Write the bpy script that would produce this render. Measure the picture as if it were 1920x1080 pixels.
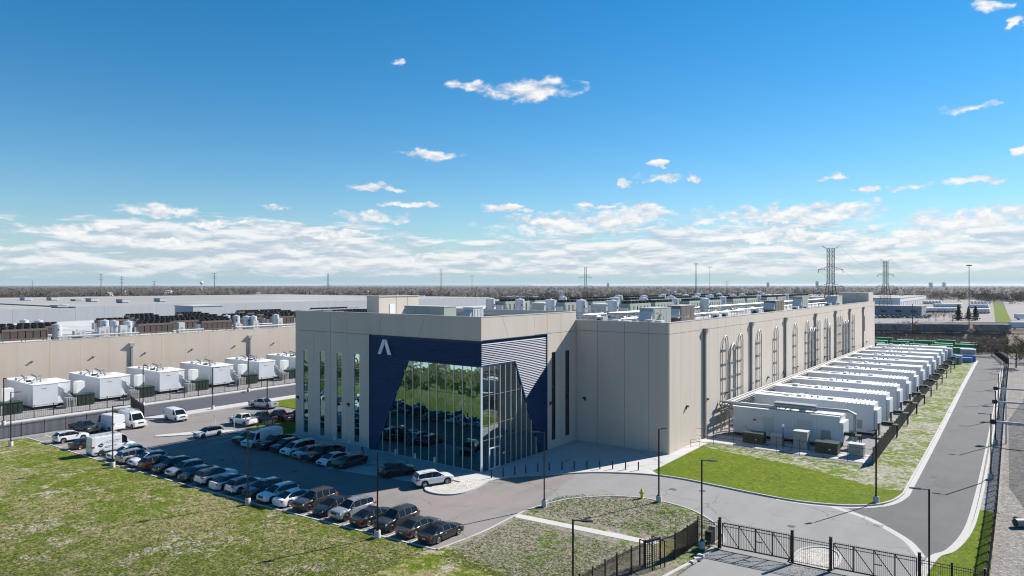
import bpy, math, random
import numpy as np
from mathutils import Vector, Matrix
random.seed(7); RNG = np.random.default_rng(7)
for o in list(bpy.data.objects): bpy.data.objects.remove(o)
scene = bpy.context.scene
COL = scene.collection
R = math.radians
PI = math.pi

# ------------------------------------------------------------------ camera
F_PX, HOR, CAM_H = 1280.0, 534.5, 24.0
cam_d = bpy.data.cameras.new('camera'); cam = bpy.data.objects.new('camera', cam_d); COL.objects.link(cam)
cam.location = (0, 0, CAM_H); cam.rotation_euler = (R(90), 0, math.atan2(0.6, 0.8))
cam_d.sensor_width = 36.0; cam_d.lens = 24.0; cam_d.shift_y = (HOR-540.0)/1920.0
cam_d.clip_start = 0.5; cam_d.clip_end = 60000
scene.camera = cam

# ------------------------------------------------------------------ light
SUN_AZ, SUN_EL = R(20.7), R(36.3)
S_DIR = Vector((math.sin(SUN_AZ)*math.cos(SUN_EL), math.cos(SUN_AZ)*math.cos(SUN_EL), math.sin(SUN_EL)))
sun_d = bpy.data.lights.new('sun', 'SUN'); sun_d.energy = 5.0; sun_d.angle = R(0.53); sun_d.color = (1.0, 0.955, 0.9)
sun = bpy.data.objects.new('sun', sun_d); COL.objects.link(sun)
sun.rotation_euler = S_DIR.to_track_quat('Z', 'Y').to_euler(); sun.location = (60, 160, 120)

scene.view_settings.view_transform = 'Standard'; scene.view_settings.look = 'None'
scene.view_settings.exposure = 0.87; scene.view_settings.gamma = 1.0; scene.view_settings.use_curve_mapping = False
scene.render.engine = 'CYCLES'
scene.cycles.max_bounces = 6; scene.cycles.diffuse_bounces = 3; scene.cycles.glossy_bounces = 3
scene.cycles.transparent_max_bounces = 12; scene.cycles.transmission_bounces = 3; scene.cycles.volume_bounces = 0
scene.cycles.caustics_reflective = False; scene.cycles.caustics_refractive = False
scene.cycles.sample_clamp_indirect = 6.0
scene.cycles.use_denoising = True; scene.cycles.filter_width = 1.15

# ------------------------------------------------------------------ node helpers
class NT:
    """thin wrapper that lets node maths be written as expressions"""
    def __init__(s, nt): s.nt = nt; s.n = nt.nodes; s.l = nt.links
    def node(s, t, **kw):
        n = s.n.new(t)
        for k, v in kw.items(): setattr(n, k, v)
        return n
    def put(s, sock, v):
        if isinstance(v, X): s.l.new(v.s, sock)
        elif isinstance(v, bpy.types.NodeSocket): s.l.new(v, sock)
        elif v is not None: sock.default_value = v
    def m(s, op, a, b=None, c=None, clamp=False):
        n = s.n.new('ShaderNodeMath'); n.operation = op; n.use_clamp = clamp
        s.put(n.inputs[0], a)
        if b is not None: s.put(n.inputs[1], b)
        if c is not None: s.put(n.inputs[2], c)
        return X(s, n.outputs[0])
    def noise(s, vec, scale, detail=4, rough=.55, dist=0.0):
        n = s.n.new('ShaderNodeTexNoise'); s.put(n.inputs['Vector'], vec)
        n.inputs['Scale'].default_value = scale; n.inputs['Detail'].default_value = detail
        n.inputs['Roughness'].default_value = rough; n.inputs['Distortion'].default_value = dist
        return X(s, n.outputs['Fac'])
    def ramp(s, fac, lo, hi):
        n = s.n.new('ShaderNodeMapRange'); n.interpolation_type = 'SMOOTHSTEP'
        s.put(n.inputs[0], fac); s.put(n.inputs[1], lo); s.put(n.inputs[2], hi)
        return X(s, n.outputs[0])
    def mix(s, f, a, b):
        n = s.n.new('ShaderNodeMix'); n.data_type = 'RGBA'
        s.put(n.inputs[0], f); 
        for i, v in ((6, a), (7, b)):
            if isinstance(v, tuple): n.inputs[i].default_value = (*v[:3], 1)
            else: s.put(n.inputs[i], v)
        return X(s, n.outputs[2])
    def xyz(s, vec):
        n = s.n.new('ShaderNodeSeparateXYZ'); s.put(n.inputs[0], vec)
        return [X(s, n.outputs[i]) for i in range(3)]
    def comb(s, x, y, z):
        n = s.n.new('ShaderNodeCombineXYZ')
        for i, v in enumerate((x, y, z)): s.put(n.inputs[i], v)
        return X(s, n.outputs[0])
class X:
    def __init__(s, t, sock): s.t = t; s.s = sock
    def __add__(s, o): return s.t.m('ADD', s, o)
    __radd__ = __add__
    def __sub__(s, o): return s.t.m('SUBTRACT', s, o)
    def __rsub__(s, o): return s.t.m('SUBTRACT', o, s)
    def __mul__(s, o): return s.t.m('MULTIPLY', s, o)
    __rmul__ = __mul__
    def __truediv__(s, o): return s.t.m('DIVIDE', s, o)
    def max(s, o): return s.t.m('MAXIMUM', s, o)
    def min(s, o): return s.t.m('MINIMUM', s, o)
    def clamp(s): return s.t.m('ADD', s, 0.0, clamp=True)

# ------------------------------------------------------------------ sky: daylight sky with a low bank of cumulus and a few loose puffs
def pix_dir(px, py):
    a = math.atan((px-960)/F_PX); e = math.atan((HOR-py)/F_PX*math.cos(a))
    return math.degrees(a) - 36.87, math.degrees(e)
world = bpy.data.worlds.new('World'); scene.world = world; world.use_nodes = True
W = NT(world.node_tree); W.n.clear()
sky = W.node('ShaderNodeTexSky', sky_type='NISHITA'); sky.sun_disc = False
sky.sun_elevation = SUN_EL; sky.sun_rotation = SUN_AZ; sky.altitude = 200; sky.air_density = 1.0; sky.dust_density = 0.0; sky.ozone_density = 3.6
hsv = W.node('ShaderNodeHueSaturation'); hsv.inputs['Saturation'].default_value = 1.36; hsv.inputs['Hue'].default_value = 0.494
W.l.new(sky.outputs[0], hsv.inputs['Color'])
geo = W.node('ShaderNodeTexCoord'); dx, dy, dz = W.xyz(geo.outputs['Generated'])
az = W.m('ARCTAN2', dx, dy) * 57.29578
el = W.m('ARCSINE', dz) * 57.29578
vec = W.comb(dx*34.0, dy*34.0, dz*72.0); n1 = W.noise(vec, 1.0, 8, .60, .2)
n2 = W.noise(W.comb(dx*34.0, dy*34.0, dz*72.0+.55), 1.0, 8, .60, .2)
bvec = W.comb(dx*16.0, dy*16.0, dz*82.0); b1 = W.noise(bvec, 1.0, 9, .60, .35)
b2 = W.noise(W.comb(dx*16.0, dy*16.0, dz*82.0+.6), 1.0, 9, .60, .35)
w1 = W.noise(W.comb(dx*26.0, dy*26.0, dz*40.0), 1.0, 4, .6); w2 = W.noise(W.comb(dx*26.0+7.3, dy*26.0, dz*40.0+3.1), 1.0, 4, .6)
az_w = az + (w1-.5)*5.0; el_w = el + (w2-.5)*1.9
nbig = W.noise(W.comb(dx*3.2, dy*3.2, dz*5.0), 1.0, 3, .5)
bank_top = 4.9 + (nbig-.5)*5.0
cover = W.ramp(bank_top-el, -.8, 2.0) * W.ramp(el, .25, 1.3)
dens_bank = cover*.80 + (b1-.5)*2.5 - .42 + (nbig-.5)*.9
PUFFS = [(1000,168,95,26),(875,158,38,14),(800,290,75,10),(690,352,52,9),(735,356,30,7),(312,395,75,13),(697,407,75,12),(945,388,48,7),(780,384,55,6),
 (1085,420,185,27),(1190,405,80,22),(1490,402,215,26),(1570,388,110,12),(1850,414,210,32),(1420,440,200,22),(1720,445,190,20),(1615,358,36,9),(1702,352,55,8),(1825,340,75,9),(1812,204,62,12),(1850,12,44,17),(1915,40,22,14),(1914,280,30,14),
 (1240,308,22,7),(1245,335,48,8),(1168,345,28,6),(1312,335,16,10),(640,440,120,13),(500,424,60,8),(390,424,40,7),(180,432,120,12),(250,450,160,10),(530,392,24,6),(1120,386,60,6),(752,115,18,9),(1560,330,30,6)]
pm = None
for (cx, cy, hw, hh) in PUFFS:
    a0, e0 = pix_dir(cx, cy); a1, _ = pix_dir(cx+hw, cy); _, e1 = pix_dir(cx, cy-hh)
    u = (az_w-a0)*(1/(a1-a0)); v = (el_w-e0)*(1/(e1-e0))
    q = 1.0 - W.m('MULTIPLY', u, u) - W.m('MULTIPLY', v, v)
    pm = q if pm is None else pm.max(q)
pm = pm.max(-1.5)
far_puff = W.ramp(W.noise(W.comb(dx*4.0, dy*4.0, dz*11.0), 1.0, 2, .5), .66, .80)*W.ramp(el, 18.0, 24.0)*W.ramp(80.0-el, 0.0, 20.0)
dens_puff = pm*.70 + (n1-.5)*2.3 - .02 - W.ramp(.0-pm, .2, .9)*.8
dens_far = far_puff*.8 + (n1-.5)*1.4 - .45
alpha_b = W.ramp(dens_bank, -.14, .40)*.84*W.ramp(cover, .0, .25)
alpha_p = W.ramp(dens_puff, -.08, .72)*.96
alpha_f = W.ramp(dens_far, .0, .5)*.85
alpha = alpha_b.max(alpha_p).max(alpha_f)
lit = W.mix(W.ramp(alpha_p-alpha_b, -.1, .1), W.comb((b1-b2)*4.4+.46, 0.0, 0.0), W.comb((n1-n2)*2.6+.66, 0.0, 0.0))
lit = (W.xyz(lit)[0].clamp()*.8 + W.ramp(alpha, .3, 1.0)*.16 + .04).clamp()
ccol = W.mix(lit, (.44, .535, .68), (1.0, .99, .98))
haze_f = W.ramp(2.2-el, 0.0, 2.4)
ccol = W.mix(haze_f*.45, ccol, (.52, .68, .78))
veil = W.m('POWER', 2.71828, W.m('ABSOLUTE', el)*(-1/4.2))*.95      # pale haze low over the horizon, the same all round
skyc = W.mix(veil, X(W, hsv.outputs[0]), (2.75, 4.25, 5.15))
bg1 = W.node('ShaderNodeBackground'); W.put(bg1.inputs[0], skyc); bg1.inputs[1].default_value = 0.069
bg2 = W.node('ShaderNodeBackground'); W.put(bg2.inputs[0], ccol); bg2.inputs[1].default_value = 0.54
mx = W.node('ShaderNodeMixShader'); W.put(mx.inputs[0], alpha); W.l.new(bg1.outputs[0], mx.inputs[1]); W.l.new(bg2.outputs[0], mx.inputs[2])
wo = W.node('ShaderNodeOutputWorld'); W.l.new(mx.outputs[0], wo.inputs[0])
world.cycles.sampling_method = 'MANUAL'; world.cycles.sample_map_resolution = 1024

# ------------------------------------------------------------------ pixel -> place (used to read off where things stand)
def g(px, py, z=0.0):
    d = F_PX*(CAM_H-z)/(py-HOR); l = (px-960)/F_PX*d
    return (-.6*d+.8*l, .8*d+.6*l)
def gx(px, x):
    t = (px-960)/F_PX; d = x/(-.6+.8*t); return d*(.8+.6*t), d
def gy(px, y):
    t = (px-960)/F_PX; d = y/(.8+.6*t); return d*(-.6+.8*t), d

# ------------------------------------------------------------------ materials
MATS = {}
def material(name, col, rough=.7, metal=0.0, var=.0, vscale=1.0, bump=0.0, bscale=20.0, spec=.5, coat=0.0, col2=None, c2scale=.3, c2lo=.45, c2hi=.65, stretch=None, emit=None, coords='pos'):
    if name in MATS: return MATS[name]
    m = bpy.data.materials.new(name); m.use_nodes = True; T = NT(m.node_tree)
    b = m.node_tree.nodes['Principled BSDF']
    b.inputs['Roughness'].default_value = rough; b.inputs['Metallic'].default_value = metal
    b.inputs['Specular IOR Level'].default_value = spec; b.inputs['Coat Weight'].default_value = coat
    b.inputs['Coat Roughness'].default_value = .04
    c = (*col, 1)
    if coords == 'pos': pos = T.node('ShaderNodeNewGeometry').outputs['Position']
    else: pos = T.node('ShaderNodeTexCoord').outputs['Object']
    if stretch:
        mp = T.node('ShaderNodeMapping'); T.l.new(pos, mp.inputs[0]); mp.inputs['Scale'].default_value = stretch; pos = mp.outputs[0]
    cs = None
    if col2:
        f = T.ramp(T.noise(pos, c2scale, 5, .6), c2lo, c2hi)
        cs = T.mix(f, col, col2)
    if var:
        f = T.noise(pos, vscale, 5, .6)
        hv = T.node('ShaderNodeHueSaturation'); T.put(hv.inputs['Value'], f*(2*var*2)+(1-2*var))
        if cs is not None: T.put(hv.inputs['Color'], cs)
        else: hv.inputs['Color'].default_value = c
        cs = X(T, hv.outputs[0])
    if cs is not None: T.put(b.inputs['Base Color'], cs)
    else: b.inputs['Base Color'].default_value = c
    if bump:
        bn = T.node('ShaderNodeBump'); bn.inputs['Strength'].default_value = bump; bn.inputs['Distance'].default_value = .05
        T.put(bn.inputs['Height'], T.noise(pos, bscale, 4, .6)); T.l.new(bn.outputs[0], b.inputs['Normal'])
    if emit: b.inputs['Emission Color'].default_value = (*emit, 1); b.inputs['Emission Strength'].default_value = 1
    MATS[name] = m; return m

# ------------------------------------------------------------------ mesh building
class MB:
    def __init__(s): s.v = []; s.f = []
    def add(s, vs, fs):
        n = len(s.v); s.v += [tuple(p) for p in vs]; s.f += [tuple(i+n for i in f) for f in fs]; return s
    def box(s, x0, x1, y0, y1, z0, z1):
        return s.add([(x0,y0,z0),(x1,y0,z0),(x1,y1,z0),(x0,y1,z0),(x0,y0,z1),(x1,y0,z1),(x1,y1,z1),(x0,y1,z1)],
                     [(0,3,2,1),(4,5,6,7),(0,1,5,4),(1,2,6,5),(2,3,7,6),(3,0,4,7)])
    def cbox(s, c, w, d, h): return s.box(c[0]-w/2, c[0]+w/2, c[1]-d/2, c[1]+d/2, c[2], c[2]+h)
    def hexa(s, p): return s.add(p, [(0,3,2,1),(4,5,6,7),(0,1,5,4),(1,2,6,5),(2,3,7,6),(3,0,4,7)])
    def cyl(s, c, r, h, n=12, r2=None, axis='z', caps=True):
        r2 = r if r2 is None else r2; vs = []
        for k, (rr, t) in enumerate(((r, 0), (r2, h))):
            for i in range(n):
                a = 2*PI*i/n; u, w = rr*math.cos(a), rr*math.sin(a)
                vs.append({'z':(c[0]+u,c[1]+w,c[2]+t),'x':(c[0]+t,c[1]+u,c[2]+w),'y':(c[0]+w,c[1]+t,c[2]+u)}[axis])
        fs = [(i,(i+1)%n,n+(i+1)%n,n+i) for i in range(n)]
        if caps: fs += [tuple(range(n-1,-1,-1)), tuple(range(n,2*n))]
        return s.add(vs, fs)
    def lathe(s, prof, n=12, c=(0,0,0), axis='z'):
        vs = []; m = len(prof)
        for i in range(n):
            a = 2*PI*i/n
            for (r, z) in prof:
                u, w = r*math.cos(a), r*math.sin(a)
                p = (u, w, z) if axis == 'z' else ((u, z, w) if axis == 'y' else (z, u, w))
                vs.append((p[0]+c[0], p[1]+c[1], p[2]+c[2]))
        fs = [(i*m+j, ((i+1)%n)*m+j, ((i+1)%n)*m+j+1, i*m+j+1) for i in range(n) for j in range(m-1)]
        return s.add(vs, fs)
    def tube(s, pts, r, n=6, closed=False):
        pts = [Vector(p) for p in pts]; vs = []; m = len(pts)
        for i, p in enumerate(pts):
            d = (pts[min(i+1, m-1)]-pts[max(i-1, 0)]).normalized()
            up = Vector((0,0,1)) if abs(d.z) < .9 else Vector((1,0,0))
            a = d.cross(up).normalized(); b = a.cross(d)
            for k in range(n):
                t = 2*PI*(k+.5)/n; vs.append(p+a*(r*math.cos(t))+b*(r*math.sin(t)))
        fs = [(i*n+k, i*n+(k+1)%n, (i+1)*n+(k+1)%n, (i+1)*n+k) for i in range(m-1) for k in range(n)]
        fs += [tuple(range(n)), tuple(range(m*n-1, (m-1)*n-1, -1))]
        return s.add(vs, fs)
    def bar(s, a, b, w, h=None):
        h = w if h is None else h
        a, b = Vector(a), Vector(b); d = (b-a).normalized()
        up = Vector((0,0,1)) if abs(d.z) < .95 else Vector((0,1,0))
        x = d.cross(up).normalized()*(w/2); y = x.cross(d).normalized()*(h/2)
        p = [a-x-y, a+x-y, a+x+y, a-x+y, b-x-y, b+x-y, b+x+y, b-x+y]
        return s.hexa(p)
    def prism(s, poly, z0, z1):
        n = len(poly); ar = sum(poly[i][0]*poly[(i+1)%n][1]-poly[(i+1)%n][0]*poly[i][1] for i in range(n))
        if ar < 0: poly = poly[::-1]
        return s.add([(x,y,z0) for x,y in poly]+[(x,y,z1) for x,y in poly],
                     [tuple(range(n-1,-1,-1)), tuple(range(n,2*n))]+[(i,(i+1)%n,n+(i+1)%n,n+i) for i in range(n)])
    def plate(s, poly3, nrm):            # extrude a planar 3-D polygon by the vector nrm
        n = len(poly3); nv = Vector(nrm)
        return s.add([tuple(p) for p in poly3]+[tuple(Vector(p)+nv) for p in poly3],
                     [tuple(range(n-1,-1,-1)), tuple(range(n,2*n))]+[(i,(i+1)%n,n+(i+1)%n,n+i) for i in range(n)])
    def sheet(s, poly, z):
        n = len(poly); ar = sum(poly[i][0]*poly[(i+1)%n][1]-poly[(i+1)%n][0]*poly[i][1] for i in range(n))
        if ar < 0: poly = poly[::-1]
        return s.add([(x,y,z) for x,y in poly], [tuple(range(n))])
    def mesh(s, name, smooth=False, recalc=False):
        me = bpy.data.meshes.new(name); me.from_pydata(s.v, [], s.f); me.update()
        if recalc:
            import bmesh
            b = bmesh.new(); b.from_mesh(me); bmesh.ops.recalc_face_normals(b, faces=b.faces); b.to_mesh(me); b.free()
        if smooth:
            me.shade_smooth(); me.set_sharp_from_angle(angle=R(38))
        return me
    def build(s, name, mat, parent=None, loc=(0,0,0), rz=0.0, smooth=False, recalc=False):
        return inst(name, s.mesh(name, smooth, recalc), mat, parent, loc, rz)
def inst(name, me, mat=None, parent=None, loc=(0,0,0), rz=0.0):
    """one object on (possibly shared) mesh data; the material sits on the object so that copies may differ in colour"""
    o = bpy.data.objects.new(name, me); COL.objects.link(o)
    o.location = loc
    if rz: o.rotation_euler = (0, 0, rz)
    if parent: o.parent = parent
    if mat:
        if not me.materials: me.materials.append(mat)
        if me.materials[0] is not mat:
            o.material_slots[0].link = 'OBJECT'; o.material_slots[0].material = mat
    return o
def tag(o, label=None, cat=None, group=None, kind=None):
    if label: o['label'] = label
    if cat: o['category'] = cat
    if group: o['group'] = group
    if kind: o['kind'] = kind
    return o
def thing(name, label, cat, loc=(0,0,0), rz=0.0, group=None):
    o = bpy.data.objects.new(name, None); COL.objects.link(o); o.location = loc; o.rotation_euler = (0,0,rz)
    o.empty_display_size = .3
    return tag(o, label, cat, group)
def copy_tree(o, parent=None):
    c = o.copy(); COL.objects.link(c); c.parent = parent
    for ch in o.children: copy_tree(ch, c)
    return c
def struct(o): o['kind'] = 'structure'; return o
ORD = ['first','second','third','fourth','fifth','sixth','seventh','eighth','ninth','tenth','eleventh','twelfth','thirteenth','fourteenth','fifteenth','sixteenth','seventeenth','eighteenth','nineteenth','twentieth']
def smooth_path(pts, n=6):
    P = [Vector((*p, 0)) for p in pts]; out = []
    for i in range(len(P)-1):
        p0, p1, p2, p3 = P[max(i-1,0)], P[i], P[i+1], P[min(i+2, len(P)-1)]
        for k in range(n):
            t = k/n
            q = .5*((2*p1)+(p2-p0)*t+(2*p0-5*p1+4*p2-p3)*t*t+(3*p1-p0-3*p2+p3)*t**3)
            out.append((q.x, q.y))
    out.append((P[-1].x, P[-1].y)); return out
def offset_path(pts, w):
    out = []; n = len(pts)
    for i in range(n):
        a = Vector(pts[max(i-1,0)]); b = Vector(pts[min(i+1,n-1)]); d = (b-a).normalized()
        out.append((pts[i][0]-d.y*w, pts[i][1]+d.x*w))
    return out
# ================================================================== SETTING: ground, pavements
def grass_material(name, green, green2, dry, dry_at, patch, fine=1.0, soil=(.24,.2,.155), soil_at=.74):
    """dry_at / soil_at: where straw and bare soil take over from green (0.675 and 0.62 = half of the area)"""
    m = bpy.data.materials.new(name); m.use_nodes = True; T = NT(m.node_tree); b = T.n['Principled BSDF']
    pos = T.node('ShaderNodeNewGeometry').outputs['Position']
    big = T.noise(pos, patch, 5, .62, .6); med = T.noise(pos, patch*7, 6, .7, .5); fin = T.noise(pos, 1.5*fine, 6, .78, .3); fin2 = T.noise(pos, 6.0*fine, 3, .8)
    gcol = T.mix(T.ramp(med, .38, .62), green, green2)
    f = T.ramp(big*.46 + med*.42 + fin*.50, dry_at-.045, dry_at+.045)
    c = T.mix(f, gcol, dry)
    s = T.ramp(med*.5 + T.noise(pos, patch*2.3, 4, .6)*.5 + fin*.25, soil_at-.02, soil_at+.03)
    c = T.mix(s*.85, c, soil)
    hv = T.node('ShaderNodeHueSaturation'); T.put(hv.inputs['Color'], c); T.put(hv.inputs['Value'], fin*1.9+fin2*1.5-.7)
    T.l.new(hv.outputs[0], b.inputs['Base Color']); b.inputs['Roughness'].default_value = .95; b.inputs['Specular IOR Level'].default_value = .1
    bn = T.node('ShaderNodeBump'); bn.inputs['Strength'].default_value = .9; bn.inputs['Distance'].default_value = .15
    T.put(bn.inputs['Height'], fin*.7+fin2*.5); T.l.new(bn.outputs[0], b.inputs['Normal'])
    return m
def paving_material(name, col, var=.09, stain=(.06,.055,.05), stain_amt=.35, joints=None, fine=30., tint=None, rough=.9):
    m = bpy.data.materials.new(name); m.use_nodes = True; T = NT(m.node_tree); b = T.n['Principled BSDF']
    pos = T.node('ShaderNodeNewGeometry').outputs['Position']
    mp = T.node('ShaderNodeMapping'); T.l.new(pos, mp.inputs[0]); mp.inputs['Scale'].default_value = (1, .16, 1)
    big = T.noise(pos, .07, 4, .6, .8); med = T.noise(pos, .5, 5, .65); strk = T.noise(mp.outputs[0], .55, 4, .6); fin = T.noise(pos, fine, 2, .7)
    c = T.mix(T.ramp(big*.6+strk*.5, .45, .75)*stain_amt, col, stain)
    if tint: c = T.mix(T.ramp(T.noise(pos, .11, 3, .5), .45, .65)*.5, c, tint)
    hv = T.node('ShaderNodeHueSaturation'); T.put(hv.inputs['Color'], c); T.put(hv.inputs['Value'], (med*.6+fin*.4)*(4*var)+(1-2*var))
    vor = T.node('ShaderNodeTexVoronoi', feature='DISTANCE_TO_EDGE'); wob = T.node('ShaderNodeVectorMath', operation='ADD'); T.l.new(pos, wob.inputs[0])
    wn = T.noise(pos, .9, 3, .6); T.put(wob.inputs[1], T.comb(wn*1.6, T.noise(pos, .8, 3, .6)*1.6, 0.0)); T.l.new(wob.outputs[0], vor.inputs['Vector']); vor.inputs['Scale'].default_value = .14
    crack = (1.0-T.ramp(X(T, vor.outputs['Distance']), .004, .013))*T.ramp(T.noise(pos, .10, 2, .5), .46, .58)
    cm = T.mix(crack*.55, X(T, hv.outputs[0]), tuple(v*.35 for v in col))
    T.put(b.inputs['Base Color'], cm); b.inputs['Roughness'].default_value = rough; b.inputs['Specular IOR Level'].default_value = .25
    bn = T.node('ShaderNodeBump'); bn.inputs['Strength'].default_value = .25; bn.inputs['Distance'].default_value = .02
    T.put(bn.inputs['Height'], fin); T.l.new(bn.outputs[0], b.inputs['Normal'])
    return m
def gravel_material(name, a, b_, scale=5.0):
    m = bpy.data.materials.new(name); m.use_nodes = True; T = NT(m.node_tree); b = T.n['Principled BSDF']
    pos = T.node('ShaderNodeNewGeometry').outputs['Position']
    v = T.node('ShaderNodeTexVoronoi'); T.l.new(pos, v.inputs['Vector']); v.inputs['Scale'].default_value = scale
    vx, vy, vz = T.xyz(v.outputs['Color'])
    c = T.mix(vx*.7+T.noise(pos, .35, 5, .6)*.7-.2, a, b_)
    hv = T.node('ShaderNodeHueSaturation'); T.put(hv.inputs['Color'], c); T.put(hv.inputs['Value'], vy*.5+.75)
    T.l.new(hv.outputs[0], b.inputs['Base Color']); b.inputs['Roughness'].default_value = .95; b.inputs['Specular IOR Level'].default_value = .15
    bn = T.node('ShaderNodeBump'); bn.inputs['Strength'].default_value = .7; bn.inputs['Distance'].default_value = .08; bn.invert = True
    T.l.new(v.outputs['Distance'], bn.inputs['Height']); T.l.new(bn.outputs[0], b.inputs['Normal'])
    return m
M_LAWN = grass_material('patchy lawn', (.096,.132,.010), (.134,.152,.024), (.225,.20,.092), .690, .06, soil=(.34,.30,.235), soil_at=.700)
M_LAWN2 = grass_material('lush lawn', (.090,.134,.005), (.114,.150,.008), (.18,.175,.05), .80, .06, soil=(.27,.25,.16), soil_at=.80)
M_LAWN3 = grass_material('thin grass on gravel', (.115,.165,.022), (.15,.185,.04), (.29,.275,.20), .705, .10, soil=(.34,.325,.30), soil_at=.685)
M_MULCH = grass_material('weedy dirt', (.085,.145,.018), (.11,.15,.03), (.225,.20,.155), .635, .16, soil=(.21,.18,.14), soil_at=.71)
M_FAR = grass_material('far ground', (.07,.06,.04), (.065,.055,.042), (.09,.075,.06), .65, .006, .2)
M_ASPH = paving_material('weathered asphalt', (.225,.203,.188), .10, (.14,.123,.113), .5, tint=(.245,.203,.185))
M_ROAD = paving_material('dark asphalt', (.115,.115,.114), .10, (.08,.08,.08), .5)
M_DRIVE = paving_material('pale drive asphalt', (.24,.235,.225), .09, (.17,.165,.155), .45)
M_NEWASPH = paving_material('fresh dark asphalt', (.085,.087,.095), .09, (.05,.05,.055), .4)
M_CONC = paving_material('pale concrete', (.47,.455,.435), .08, (.33,.32,.31), .3)
M_KERB = paving_material('kerb concrete', (.43,.415,.39), .07, (.38,.37,.35), .3)
M_BASE = material('rough concrete base', (.44,.425,.40), .9, var=.12, vscale=1.4, bump=.3, bscale=9)
M_GRAVEL = gravel_material('pale river gravel', (.36,.33,.29), (.55,.52,.47), 6)
M_GRAVELG = gravel_material('grey gravel', (.17,.165,.16), (.31,.30,.29), 5)
M_BALLAST = gravel_material('dark ballast', (.055,.055,.06), (.14,.135,.13), 3)
M_DIRT = gravel_material('stony dirt', (.12,.105,.092), (.30,.275,.25), 4.5)
M_LINE = material('white road paint', (.62,.62,.60), .8, var=.12, vscale=2.0)
M_YELLOW = material('yellow road paint', (.62,.42,.06), .8, var=.1, vscale=2.0)

def sheet(name, poly, z, mat): return struct(MB().sheet(poly, z).build(name, mat))
G0 = 48000
struct(MB().add([(-G0,-G0,-.14),(G0,-G0,-.14),(G0,G0,-.14),(-G0,G0,-.14)], [(0,1,2,3)]).build('ground', M_FAR))

row_kerb = [(-125.0,40.0),(-117.0,40.4),(-105.0,40.6),(-95.5,41.0),(-82.0,41.9),(-67.0,42.9),(-55.5,44.0),(-48.8,44.6),(-42.5,45.3)]
isl_kerb = smooth_path([(-42.5,45.3),(-42.0,51.0),(-42.3,57.2),(-42.0,60.9),(-40.6,65.1),(-37.3,68.7),(-33.6,70.3),(-29.2,69.9),(-26.2,68.3),(-24.0,66.2),(-22.4,63.2),(-22.2,61.8)], 5)
front_kerb = row_kerb + isl_kerb[1:]
# front lawn (one sheet up to the kerb), the gate apron cut out on its right
lawn_poly = front_kerb + [(-22.2,60.6),(-24.0,60.6),(-24.2,58.6),(-23.2,56.6),(-23.6,52.0),(-23.8,44.0),(-24.0,30.0),(-24.0,-26.0),(-215.0,-26.0),(-215.0,16),(-125.0,36.0)]
sheet('front_lawn', [p for p in lawn_poly if True], .10, M_LAWN)
# weedy island beside the drive, laid over the lawn sheet
isl = [(-42.1,57.9)] + [p for p in isl_kerb if p[1] > 58.2] + [(-22.3,61.1),(-24.2,60.8),(-26.9,59.4)]
isl = offset_path(isl, 0) 
sheet('weedy_island', isl, .104, M_MULCH)
sheet('weedy_strip', [(-42.05,56.3),(-27.4,57.8),(-24.3,56.0),(-24.3,46.0),(-33.0,44.5),(-42.0,46.5),(-41.9,51)], .104, M_MULCH)
sheet('footpath', [(-42.35,57.4),(-27.0,59.0),(-27.35,57.85),(-41.9,56.35)], .12, M_CONC)
sheet('gate_verge', [(-24.2,60.5),(-22.5,60.5),(-22.6,57.4),(-22.9,52.0),(-24.2,50.0)], .108, M_MULCH)

# lot and drive
sheet('parking_lot', [(-127.2,20),(-36.0,20),(-36.0,72),(-50,79),(-94.2,79.5),(-94.2,150),(-127.2,150)], -.004, M_ASPH)
sheet('driveway', [(-46.5,79),(-42.15,60.5),(-41.0,58.5),(-30,55),(-25,40),(-8.5,40),(-6.9,70.05),(-8.4,73.6),(-11.1,76.9),(-15.4,80.6),(-16,86),(-36,86)], .0, M_DRIVE)
sheet('side_road', [(-20,75),(-5,58),(-1.5,58),(-1.5,236),(2,262),(12,292),(-8,302),(-30,300),(-14,262)], -.003, M_ROAD)
sheet('gate_apron', [(-22.4,61.0),(-22.9,57.0),(-24.6,48.0),(-25.0,30),(-7.5,30),(-6.5,61.2)], .012, M_DRIVE)
arc = smooth_path([(-16.6,80.35),(-13.1,78.7),(-11.1,76.9),(-8.4,73.6),(-6.9,70.0)], 5)
sheet('concrete_gutter', arc + offset_path(arc, -.75)[::-1], .008, M_KERB)
sheet('left_road', [(-140.0,-40),(-127.2,-40),(-127.2,400),(-140.0,400)], .0, M_NEWASPH)
sheet('left_walk', [(-127.2,57.5),(-123.4,60.5),(-123.4,160),(-127.2,160)], .09, M_CONC)
sheet('left_pavement', [(-142.4,-40),(-140.0,-40),(-140.0,400),(-142.4,400)], .10, M_CONC)
sheet('generator_yard', [(-176,-40),(-142.4,-40),(-142.4,400),(-176,400)], .06, M_GRAVELG)
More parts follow.
